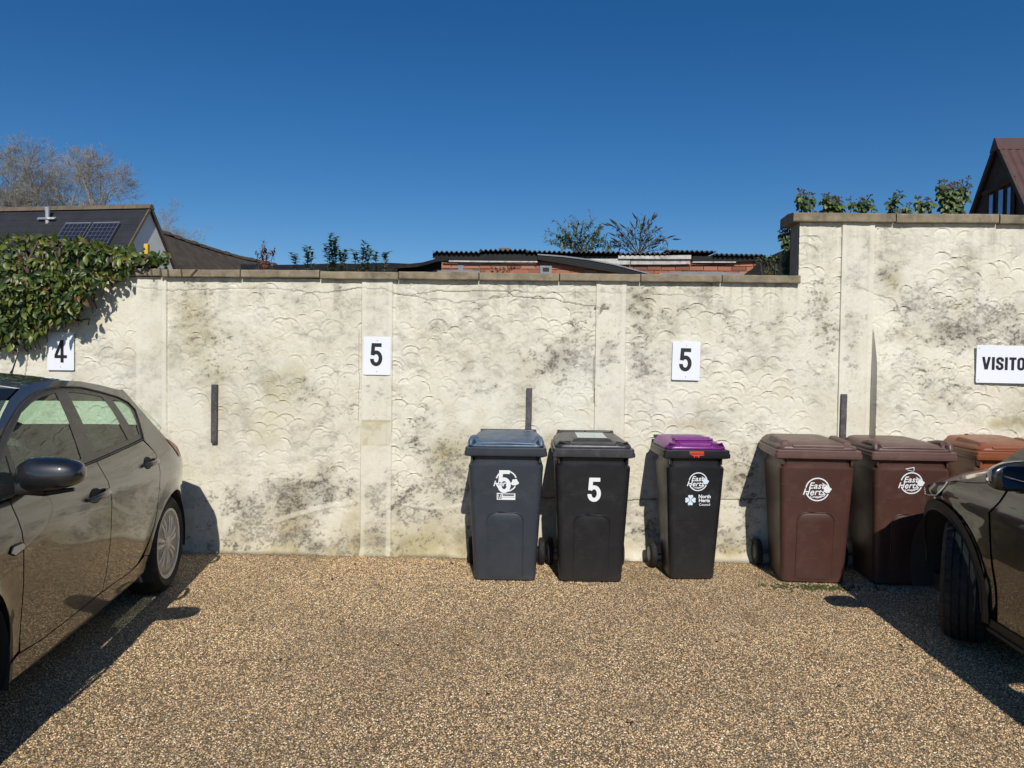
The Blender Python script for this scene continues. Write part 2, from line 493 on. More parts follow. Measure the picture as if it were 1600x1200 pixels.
def make_stones():
    rng = np.random.default_rng(5)
    n = 260000
    d = np.sqrt(rng.uniform(2.35**2, 5.62**2, n))
    x = rng.uniform(-.79, .77, n)*d; y = CAM[1]+d
    s = .0027+.0022*rng.random(n)**1.6
    big = rng.random(n) < .01; s[big] *= 1.35
    ang = rng.uniform(0, 6.283, n); asp = rng.uniform(.65, 1.35, n); h = s*rng.uniform(.55, 1.15, n)
    V = np.zeros((n, 5, 3), np.float32)
    for k in range(4):
        a = k*math.pi/2 + rng.uniform(-.35, .35, n)
        lx = np.cos(a)*s*asp; ly = np.sin(a)*s/asp
        V[:, k, 0] = x+lx*np.cos(ang)-ly*np.sin(ang)
        V[:, k, 1] = y+lx*np.sin(ang)+ly*np.cos(ang)
        V[:, k, 2] = -.0005 + h*.25*rng.random(n)
    V[:, 4, 0] = x+rng.uniform(-.5, .5, n)*s; V[:, 4, 1] = y+rng.uniform(-.5, .5, n)*s; V[:, 4, 2] = h
    T = np.array([[0,1,4],[1,2,4],[2,3,4],[3,0,4]])
    F = (np.arange(n)[:, None, None]*5+T[None]).reshape(-1, 3)
    pal = np.array([(.08,.052,.032),(.215,.138,.074),(.38,.258,.14),(.51,.355,.198),(.61,.445,.268),(.70,.555,.38),(.75,.66,.53),(.22,.195,.17),(.46,.27,.12)])
    pk = rng.choice(len(pal), n, p=[.05,.11,.20,.25,.19,.09,.04,.04,.03])
    c = pal[pk]*rng.uniform(.8, 1.2, (n, 1))*np.array((1.32, 1.28, 1.18))
    c *= (.88+.22*sstep(.3, .62, fbm(x, y, 1.1, 5, 3)))[:, None]
    c *= (1-.30*sstep(.62, .8, fbm(x, y, 5, 4, 9)))[:, None]
    # damp moss and grime along the foot of the wall
    foot = np.clip(1-np.abs(y+.03)/.10, 0, 1)*sstep(.3, .6, fbm(x, y, 4, 4, 12))
    c = c*(1-.7*foot[:, None])+np.array((.03,.032,.012))*.7*foot[:, None]
    tint = np.ones((n, 5, 4), np.float32); tint[:, :, :3] = c[:, None, :]
    me = np_mesh('loose_gravel', V.reshape(-1, 3), F, {'tint': tint.reshape(-1, 4)})
    o = link('loose_gravel', me, M['stones'])
    tag(o, 'tan and brown gravel chippings covering the parking ground', 'gravel', kind='stuff')
make_stones()

# ------------------------------------------------------------------ boundary wall
GX0, GX1, GZ1, GS = -4.62, 4.3, 2.615, .0067
LOWZ, STEPX = 2.152, 2.065
gx = np.arange(GX0, GX1+GS, GS); gz = np.arange(-.03, GZ1+GS*.5, GS)
gz[-1] = GZ1
GXX, GZZ = np.meshgrid(gx, gz)          # [iz, ix]
def wpx(px, py):
    p = at(px, py, 0); return p.x, p.z
PIL = [(-3.058, -2.822), (-1.284, -1.05), (.522, .752), (2.384, 2.624)]
def pil_lean(z):      # the strips lean a little, like the trowelled lines do
    return 0.0
def bulge(x, z):
    x = np.asarray(x, float); z = np.asarray(z, float)
    b = .095*sstep(1.98, 1.45, z)
    return np.where(x > 2.6245, b*np.exp(-np.clip(x-2.62, 0, None)/.9), 0.0)

def make_wall_fields():
    rng = np.random.default_rng(11)
    Hh = np.zeros_like(GXX); lipm = np.zeros_like(GXX)
    # fan-shaped trowel marks, row over row, each pressed over the last
    amp_field = sstep(.32, .62, fbm(GXX, GZZ, 2.1, 4, 40))
    rows = np.arange(2.62, .34, -.047)
    for zr in rows:
        x = GX0-.1+rng.uniform(0, .1)
        while x < GX1+.1:
            R = rng.uniform(.034, .080)
            cx = x+rng.normal(0, .014); cz = zr+rng.normal(0, .022)-R
            x += rng.uniform(.075, .135)
            A = rng.uniform(.0008, .0095)
            if rng.random() < .18: continue
            i0 = int((cx-R*1.15-GX0)/GS); i1 = int((cx+R*1.15-GX0)/GS)+2
            j0 = int((cz-R*.3+.03)/GS); j1 = int((cz+R*1.15+.03)/GS)+2
            i0 = max(i0, 0); i1 = min(i1, len(gx)); j0 = max(j0, 0); j1 = min(j1, len(gz))
            if i1-i0 < 3 or j1-j0 < 3: continue
            X = GXX[j0:j1, i0:i1]-cx; Z = GZZ[j0:j1, i0:i1]-cz
            tilt = rng.normal(0, .5)
            Xr = X*math.cos(tilt)+Z*math.sin(tilt); Zr = -X*math.sin(tilt)+Z*math.cos(tilt)
            el = rng.uniform(.7, 1.0)
            r = np.sqrt(Xr**2+(Zr/el)**2)/R
            up = sstep(-.15, .5, Zr/(R*el))
            ins = np.clip((1.0-r)/.07, 0, 1)
            press = -A*np.where(r < 1, np.clip(r, 0, 1)**3, 0)*up*ins
            rim = A*.55*np.exp(-((r-1.04)/.07)**2)*up
            keep = np.where((r < 1), up, 0)
            blk = Hh[j0:j1, i0:i1]
            Hh[j0:j1, i0:i1] = blk*(1-.8*keep)+press+rim
    Hh *= (.32+.75*amp_field)
    lowmask = sstep(.36, .46, GZZ+.05*(fbm(GXX, GZZ, 3, 3, 5)-.5))
    Hh *= lowmask
    # rubbed and gritty relief
    Hh += .005*(fbm(GXX, GZZ, 9, 4, 77)-.5)+.010*(fbm(GXX, GZZ, 1.5, 3, 78)-.5)
    gritz = sstep(.5, .7, fbm(GXX, GZZ, 2.2, 4, 31))
    Hh += .0085*gritz*(fbm(GXX, GZZ, 42, 3, 21)-.5)
    # ---- stains
    S = np.zeros_like(GXX)
    G = np.zeros_like(GXX)
    for px, py, rx, ry, st in [
        (470,765,95,30,.85),(520,770,60,22,.7),(425,800,70,35,.7),(480,850,120,22,.6),(605,762,26,30,.9),(690,735,42,34,1.0),(715,760,40,24,.8),(700,705,30,22,.5),
        (640,800,40,26,.6),(650,850,70,18,.5),(350,845,60,20,.7),(360,800,50,40,.45),(545,855,40,14,.6),
        (318,470,34,34,.45),(300,510,26,50,.45),(400,470,40,16,.4),(350,560,60,40,.3),(480,480,60,26,.3),(510,620,70,40,.25),
        (830,545,40,26,.5),(872,560,40,30,.6),(905,520,34,40,.5),(915,570,30,34,.6),(1000,520,26,56,.5),(1010,560,20,40,.45),(740,600,40,30,.3),(860,610,46,30,.4),
        (650,660,36,40,.3),(1150,500,60,40,.25),(1120,620,50,30,.25),(1040,480,50,24,.3),(1280,520,34,90,.4),(1285,460,22,30,.4),(1330,520,18,60,.45),(1335,600,16,50,.4),
        (1440,470,32,24,.8),(1415,455,26,20,.4),(1510,490,50,26,.85),(1480,515,60,20,.7),(1560,520,60,22,.9),(1390,425,18,22,.5),(1580,480,40,30,.6),(1420,560,40,30,.45),(1470,600,50,30,.35),(1600,540,40,30,.8),
        (1000,740,20,40,.5),(1150,760,30,40,.5),(1180,740,20,60,.4),(1000,830,30,30,.5),(1150,840,40,30,.6),(590,500,18,8,.35),(585,850,18,18,.4),(950,560,12,40,.3),(590,610,18,12,.35),(600,775,18,14,.7)]:
        cx, cz = wpx(px, py)
        rx /= 190.; ry /= 190.
        S += st*np.exp(-((GXX-cx)/rx)**2-((GZZ-cz)/ry)**2)
    S += .16*sstep(.5, .1, GZZ)+.10
    def uni(n):
        z = (n-n.mean())/n.std(); return .5*(1+np.tanh(.85*z))
    nz = uni(fbm(GXX, GZZ, 4.5, 5, 101, .6))
    nm = uni(fbm(GXX+.03*nz, GZZ*1.5, 17, 5, 107, .72))
    nf = uni(fbm(GXX, GZZ*1.2, 60, 3, 111, .7))
    P = np.clip(S*(.35+.9*uni(fbm(GXX, GZZ, 3.0, 5, 103, .6))), 0, 1.15)
    cov = P*.50
    sp = .62*nm+.38*nf
    specks = sstep(1-cov-.16, 1-cov+.10, .12+.80*sp)
    wash = .30*sstep(.25, .95, P)*(.4+.8*nz)
    haze_ = .36*sstep(.25, .95, nz)*(.15+1.1*nm)
    D = np.clip(np.maximum(specks*(.28+.48*nf), wash)+haze_*.8, 0, 1)
    D = np.maximum(D, .5*sstep(.80, .93, sp)*sstep(.45, .8, nz))
    topz = np.where(GXX < STEPX, LOWZ, GZ1)
    run_ = sstep(.58, .82, uni(fbm(GXX, GZZ*.06, 11, 4, 171, .6)))*sstep(.55, .0, topz-GZZ)*(.3+.9*nm)
    D = np.clip(D+.26*run_, 0, 1)
    for px, py, rx, ry, st in [(300,500,26,60,.6),(420,640,60,40,.3),(455,820,30,30,.7),(560,830,30,50,.5),(700,710,26,20,.6),(620,845,60,20,.6),(1395,435,16,24,.6),(820,620,14,40,.5),(1300,640,40,30,.2),
        (1070,664,34,7,.8),(1570,662,40,9,.9),(400,560,80,70,.25),(350,640,14,50,.35),(880,850,200,18,.6),(500,860,300,10,.7),(1130,860,60,14,.7),(690,830,40,24,.5)]:
        cx, cz = wpx(px, py)
        G += st*np.exp(-((GXX-cx)/(rx/190.))**2-((GZZ-cz)/(ry/190.))**2)
    G = np.clip(G*(.3+1.2*fbm(GXX, GZZ, 14, 4, 55)), 0, .9)
    G += .30*sstep(.55, .8, fbm(GXX, GZZ, 4.5, 5, 88))
    B = np.zeros_like(GXX)
    # pale, smoother wash in places
    B += .30*sstep(.50, .74, fbm(GXX, GZZ, 1.9, 4, 133))*sstep(.35, .6, GZZ)
    # ---- cracks and the repaired band
    def mark(pl, depth, dark, wid, jit=.006, pale=0, drop=.0):
        pts = [wpx(*p) for p in pl]
        for (x0, z0), (x1, z1) in zip(pts, pts[1:]):
            L = math.hypot(x1-x0, z1-z0); n = max(2, int(L/.003))
            for k in range(n):
                if drop and vnoise(np.array([x0*9+k*.05]), np.array([z0*9]), 7)[0] < drop: continue
                t = k/n
                x = x0+(x1-x0)*t; z = z0+(z1-z0)*t
                z += jit*2*(vnoise(np.array([x*22]), np.array([z*22]), 3)[0]-.5)
                x += jit*2*(vnoise(np.array([x*25]), np.array([z*25+50]), 4)[0]-.5)
                i = int(round((x-GX0)/GS)); j = int(round((z+.03)/GS))
                w = int(round(wid/GS/2))
                if 1 <= i < len(gx)-1 and 1 <= j < len(gz)-1:
                    sl_ = (slice(max(j-w, 0), j+w+1), slice(max(i-w, 0), i+w+1))
                    if pale:
                        B[sl_] = np.maximum(B[sl_], pale); D[sl_] *= .93; PB[sl_] = .45
                    else:
                        D[sl_] = np.maximum(D[sl_], dark); CR[sl_] = np.minimum(CR[sl_], -depth)
    CR = np.zeros_like(GXX); PB = np.zeros_like(GXX)
    mark([(430,816),(455,807),(490,795),(520,789),(552,787)], 0, 0, .022, .012, pale=.22)
    mark([(604,788),(650,791),(690,796),(735,786)], 0, 0, .016, .006, pale=.15)
    mark([(202,447),(258,454),(320,452),(385,451),(427,451),(470,455),(511,457)], .004, .75, .004, drop=.12)
    mark([(511,457),(564,450),(603,452),(621,460),(642,462),(682,455),(740,455),(790,455),(802,463),(844,467),(864,467),(880,471),(912,477),(929,478),(940,482)], .005, .85, .004, drop=.05)
    mark([(806,461),(812,457),(860,457),(910,456),(940,457),(1000,459),(1060,461),(1130,466)], .003, .55, .003, drop=.3)
    mark([(642,462),(668,468),(700,468),(712,473),(732,471),(780,465),(796,463)], .004, .7, .004, drop=.15)
    mark([(930,482),(950,482)], .006, 1, .008, .002)
    mark([(936,490),(944,476)], .006, 1, .008, .002)
    mark([(938,488),(932,500),(931,512)], .004, .6, .004)
    mark([(927,560),(927.5,625),(930,636)], .006, .95, .005, .001)
    mark([(560,520),(561,600),(560,660)], .003, .5, .004, .001)
    mark([(740,779),(850,778),(985,782),(1040,778),(1130,781),(1195,779)], .006, .95, .006, .006)
    mark([(604,789),(625,790),(660,797),(690,803)], .004, .6, .003)
    mark([(1330,448),(1345,450),(1362,457),(1385,466)], .003, .6, .003)
    mark([(610,796),(616,790),(626,790)], .008, .95, .012, .002)
    mark([(44,548),(40,580),(38,600)], .006, .9, .005, .002)
    Hh = Hh+CR+PB*.007
    # foot of the wall: small splayed fillet with grime in the joint
    Hh += .045*np.exp(-(np.clip(GZZ, 0, None)/(.035+.02*fbm(GXX, GZZ*0, 5, 3, 3)))**2)
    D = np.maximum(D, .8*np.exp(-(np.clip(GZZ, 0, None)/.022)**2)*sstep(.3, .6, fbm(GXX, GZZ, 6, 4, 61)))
    Hh += bulge(GXX, GZZ)
    # smooth trowelled strips
    for a, b in PIL:
        ia = np.searchsorted(gx, a); ib = np.searchsorted(gx, b)
        sl_ = (slice(None), slice(ia, ib+1))
        X = GXX[sl_]; Z = GZZ[sl_]
        e = np.minimum(X-a, b-X)
        border = 1-sstep(.030, .036, e)
        Hh[sl_] = .010+.0035*border+.003*(fbm(X, Z, 4, 4, 90)-.5)+.0025*(fbm(X, Z, 45, 3, 91)-.5)*sstep(.5, .7, fbm(X, Z, 3, 3, 92))+np.clip(CR[sl_]*.6, -1, 0)
        Hh[sl_] += .035*np.exp(-(np.clip(Z, 0, None)/.04)**2)
        D[sl_] *= (.9-.4*border)
        B[sl_] = np.maximum(B[sl_]*.6, .08+.16*border); G[sl_] *= .7
    # where an older plate was fixed on the strip: unweathered yellowed render
    x0, z1 = wpx(566, 655); x1, z0 = wpx(611, 697)
    inb = (GXX > x0) & (GXX < x1) & (GZZ > z0) & (GZZ < z1)
    G[inb] = .28+.4*sstep(.5, .7, fbm(GXX[inb], GZZ[inb], 20, 4, 8)); D[inb] *= .2; B[inb] *= .5
    top = inb & (GZZ > z1-.02); G[top] = .8
    W = np.stack([np.clip(D, 0, 1), np.clip(G, 0, 1), np.clip(B, 0, 1), np.ones_like(D)], -1)
    return Hh, W

wall = empty('rendered_wall', (0, 0, 0), 0, 'long cream rendered wall with fan trowel marks and concrete coping behind the bins', 'wall', kind='thing')
WH, WW = make_wall_fields()

def wall_piece(name, xa, xb, zmax_fn, parent):
    ia = np.searchsorted(gx, xa-GS*.5); ib = np.searchsorted(gx, xb+GS*.5)
    X = GXX[:, ia:ib].copy(); Z = GZZ[:, ia:ib].copy(); Hc = WH[:, ia:ib].copy(); Wc = WW[:, ia:ib]
    X[:, 0] = xa; X[:, -1] = xb
    # skirts at both sides give the edge its depth
    X = np.concatenate([X[:, :1], X, X[:, -1:]], 1); Z = np.concatenate([Z[:, :1], Z, Z[:, -1:]], 1)
    Hc = np.concatenate([Hc[:, :1]*0-.02, Hc, Hc[:, -1:]*0-.02], 1); Wc = np.concatenate([Wc[:, :1], Wc, Wc[:, -1:]], 1)
    nz, nx = X.shape
    V = np.stack([X, -Hc, Z], -1).reshape(-1, 3)
    idx = np.arange(nz*nx).reshape(nz, nx)
    Q = np.stack([idx[:-1, :-1], idx[:-1, 1:], idx[1:, 1:], idx[1:, :-1]], -1)
    xm = (X[:-1, :-1]+X[:-1, 1:])/2; zt = Z[1:, :-1]
    ok = zt <= zmax_fn(xm)+1e-6
    Q = Q[ok].reshape(-1, 4)
    used = np.zeros(len(V), bool); used[Q.ravel()] = True
    remap = np.cumsum(used)-1
    me = np_mesh(name, V[used], remap[Q], {'wear': Wc.reshape(-1, 4)[used]})
    o = link(name, me, M['wall'], parent, smooth=0)
    me.set_sharp_from_angle(angle=rad(62))
    return o
low = lambda x: np.full_like(x, LOWZ)
tall = lambda x: np.full_like(x, 3.0)
stepf = lambda x: np.where(x < STEPX, LOWZ, 3.0)
edges = [GX0, PIL[0][0], PIL[0][1], PIL[1][0], PIL[1][1], PIL[2][0], PIL[2][1], PIL[3][0], PIL[3][1], GX1]
for k in range(9):
    fn = low if k < 6 else (stepf if k == 6 else tall)
    wall_piece('pilaster_strip' if k % 2 else 'render_panel', edges[k], edges[k+1], fn, wall)
c = MB().box(-14, STEPX, .022, .19, -.2, LOWZ-.002); c.build('wall_core', M['core'], wall)
c = MB().box(STEPX+.003, 14, .022, .19, -.2, GZ1-.002); c.build('wall_core', M['core'], wall)
c = MB().box(-14, GX0-.003, -.004, .02, -.1, LOWZ-.002); c.build('plain_render', M['gable_white'], wall)
c = MB().box(GX1+.003, 14, -.02, .02, -.1, GZ1-.002); c.build('plain_render', M['gable_white'], wall)
# coping stones, butted with open joints
rc = random.Random(3)
def coping(x0, x1, zb, zt, dy=0):
    g_ = .004
    b = MB()
    sag = rc.uniform(-.004, .004); tl = rc.uniform(-.004, .004)
    xs = [x0+g_, x1-g_]
    rings = []
    nseg = 10
    for i in range(nseg+1):
        x = xs[0]+(xs[1]-xs[0])*i/nseg
        e = lambda s: rc.uniform(-s, s)
        z0 = zb+sag+tl*(i/nseg-.5)+e(.0015); z1 = zt+sag+tl*(i/nseg-.5)+e(.0015)
        f = -.045+dy+e(.0018)
        rings.append([(x, f+.004, z0), (x, f, z0+.006), (x, f, z1-.008+e(.002)), (x, f+.010, z1), (x, .09, z1+.012), (x, .245, z1), (x, .25, z0)])
    b.loft(rings)
    return b.build('coping_stone', M['coping'], wall)
jl = [wpx(px, 432)[0] for px in (-130, 0, 130, 255, 379, 502, 624, 749, 874, 1000, 1126)]+[STEPX+.005]
for a, b in zip(jl, jl[1:]): coping(a, b, 2.148, 2.206, rc.uniform(-.004, .004))
jr = [2.00, wpx(1396, 342)[0], wpx(1556, 342)[0], wpx(1556, 342)[0]+.78, wpx(1556, 342)[0]+1.56]
for a, b in zip(jr, jr[1:]): coping(a, b, 2.610, 2.678, rc.uniform(-.003, .003))

# ------------------------------------------------------------------ flat lettering helpers
def ribbon2d(pts, w):
    """outline strips of a thick polyline, mitred; returns verts2d, faces"""
    P = [Vector(p) for p in pts]; L = []; Rr = []
    for i, p in enumerate(P):
        d0 = (P[i]-P[i-1]).normalized() if i else (P[1]-P[0]).normalized()
        d1 = (P[i+1]-P[i]).normalized() if i < len(P)-1 else d0
        n0 = Vector((-d0.y, d0.x)); n1 = Vector((-d1.y, d1.x))
        mth = (n0+n1)
        if mth.length < .2: mth = n0
        mth.normalize(); k = w/2/max(.45, mth.dot(n0))
        L.append(p+mth*k); Rr.append(p-mth*k)
    vs = L+Rr; n = len(P)
    return vs, [(i, i+1, n+i+1, n+i) for i in range(n-1)]
def arcpts(cx, cy, rx, ry, a0, a1, n=10):
    return [(cx+rx*math.cos(rad(a0+(a1-a0)*k/n)), cy+ry*math.sin(rad(a0+(a1-a0)*k/n))) for k in range(n+1)]
GLY = {   # stroke sets in a box of height 1: (width, [(weight, points)...])
 '5': (.54, [(.165, [(.50,.918),(.135,.918),(.105,.47)]), (.165, [(.10,.50),(.17,.575),(.255,.60)]+arcpts(.265,.335,.192,.265,75,-90,10)+arcpts(.255,.30,.175,.225,-100,-172,6)+[(.082,.31)])]),
 '4': (.58, [(.14, [(.36,1.0),(.36,0)]), (.13, [(.335,.95),(.075,.30)]), (.135, [(.02,.265),(.58,.265)])]),
 'V': (.60, [(.19, [(.09,1),(.29,.03)]), (.19, [(.52,1),(.32,.03)])]),
 'I': (.26, [(.20, [(.13,1),(.13,0)])]),
 'S': (.52, [(.19, [(.44,.66),(.435,.80)]+arcpts(.26,.78,.17,.13,10,170,8)+[(.095,.70),(.12,.60),(.26,.51),(.40,.42),(.425,.30)]+arcpts(.26,.22,.17,.13,-10,-170,8)+[(.085,.24),(.08,.35)])]),
 'T': (.50, [(.20, [(.25,.9),(.25,0)]), (.19, [(0,.905),(.50,.905)])]),
 'O': (.54, [(.19, arcpts(.27,.76,.175,.145,0,180,8)+arcpts(.27,.24,.175,.145,180,360,8)+[(.445,.76),(.445,.80)])]),
 'R': (.54, [(.20, [(.10,1),(.10,0)]), (.18, [(.1,.91),(.28,.91)]+arcpts(.29,.725,.15,.185,85,-85,8)+[(.1,.54)]), (.19, [(.30,.52),(.46,0)])]),
}
def glyphs(text, h, fn, lift=.0003, sx=1.0, gap=.07):
    """text in strokes; fn(x, z, out) places a point; centred on x=0, foot at z=0"""
    tot = sum(GLY[ch][0] for ch in text)+gap*(len(text)-1)
    x = -tot/2; b = MB(); q = 0
    for ch in text:
        wd, strokes = GLY[ch]
        for sw, pts in strokes:
            vs, fs = ribbon2d(pts, sw)
            b.add([fn((x+p[0])*h*sx, p[1]*h, lift*(q % 4)) for p in vs], fs); q += 1
        x += wd+gap
    return b
_fc = {}
def text_mesh(txt, size, shear=0, offset=0.0, spacing=1.0):
    cu = bpy.data.curves.new('lettering', 'FONT')
    cu.body = txt; cu.size = size; cu.shear = shear; cu.offset = offset; cu.space_character = spacing
    cu.align_x = 'CENTER'; cu.align_y = 'BOTTOM_BASELINE'
    cu.resolution_u = 3
    to = bpy.data.objects.new('lettering', cu); COL.objects.link(to)
    dg = bpy.context.evaluated_depsgraph_get(); dg.update()
    me = bpy.data.meshes.new_from_object(to.evaluated_get(dg))
    vs = [tuple(v.co) for v in me.vertices]; fs = [tuple(p.vertices) for p in me.polygons]
    bpy.data.objects.remove(to, do_unlink=True); bpy.data.curves.remove(cu); bpy.data.meshes.remove(me)
    return vs, fs

# ------------------------------------------------------------------ signs
def sign(cx, cz, w, h, y, text, th, label, group, screws, tx=0, tz=0, tilt=0, gx_=1.0):
    r = empty('number_sign' if len(text) == 1 else 'visitor_sign', (cx, y, cz), 0, label, 'sign', group)
    r.rotation_euler = (0, rad(tilt), 0)
    pl = [(p[0], p[1]) for p in rrect(w, h, .009, n=3)]
    MB().prism(pl, lambda x, z: (x, -.004, z), lambda x, z: (x, .0, z)).build('plate', M['sign'], r, bevel=.0008)
    glyphs(text, th, lambda x, z, o: (x+tx, -.0052-o, z-th/2+tz), sx=gx_).build('lettering', M['black_print'], r, fixn=False)
    for sx, sz in screws:
        MB().lathe([(.0001, -.0062), (.0035, -.0055), (.0035, -.004)], 10, 'y', (sx, 0, sz)).build('screw', M['screw'], r, smooth=40)
    return r
s4 = [(0, .118), (0, -.122)]
sign(-3.649, 1.561, .212, .296, -.012, '4', .176, 'white number 4 sign half under the overhanging ivy', 'bay number signs on the wall', s4)
sign(-1.163, 1.556, .212, .296, -.0165, '5', .176, 'white number 5 sign on the smooth strip, nearest the grey car', 'bay number signs on the wall', s4, -.005, .01, .3)
sign(1.220, 1.546, .212, .296, -.012, '5', .176, 'white number 5 sign above the purple-lidded bin', 'bay number signs on the wall', s4, -.005, .01, .9)
bx = 3.392+.2325
sign(bx, 1.55, .465, .285, -.056, 'VISITOR', .097, 'white sign with black visitor lettering on the stained wall', None, [(-.216, .118), (-.216, -.122), (.216, .118), (.216, -.122)], .0, .005, .4, 1.09)

# ------------------------------------------------------------------ vertical bars on the wall
def bar(x, z0, z1, label):
    r = random.Random(int(x*100))
    b = MB(); rings = []
    for i in range(9):
        z = z0+(z1-z0)*i/8
        o = r.uniform(-.001, .001); t = -.004*(1-i/8)
        rings.append([(x-.0225+t+o, -.034, z), (x+.0225+t+o, -.034, z), (x+.0225+t, -.006, z), (x-.0225+t, -.006, z)])
    b.loft(rings)
    o = b.build('wall_bar', M['bar'], bevel=.003)
    tag(o, label, 'bar', 'dark upright bars fixed to the wall')
bar(-2.43, .862, 1.318, 'dark upright bar on the bare wall beside the grey car')
bar(.020, .86, 1.322, 'dark upright bar rising behind the blue-lidded bin')
bar(2.424, .85, 1.308, 'dark upright bar rising behind the brown bin with pale side')

# ------------------------------------------------------------------ wheelie bins
def bin_front(P):
    """front surface of the bin body in its own frame: fn(x, z, out)"""
    z0, z1 = .06, .80*P['h']
    y0, y1 = P['yf0'], P['yf1']
    def fn(x, z, o):
        t = (z-z0)/(z1-z0)
        return (x, y0+(y1-y0)*t-o, z)
    return fn

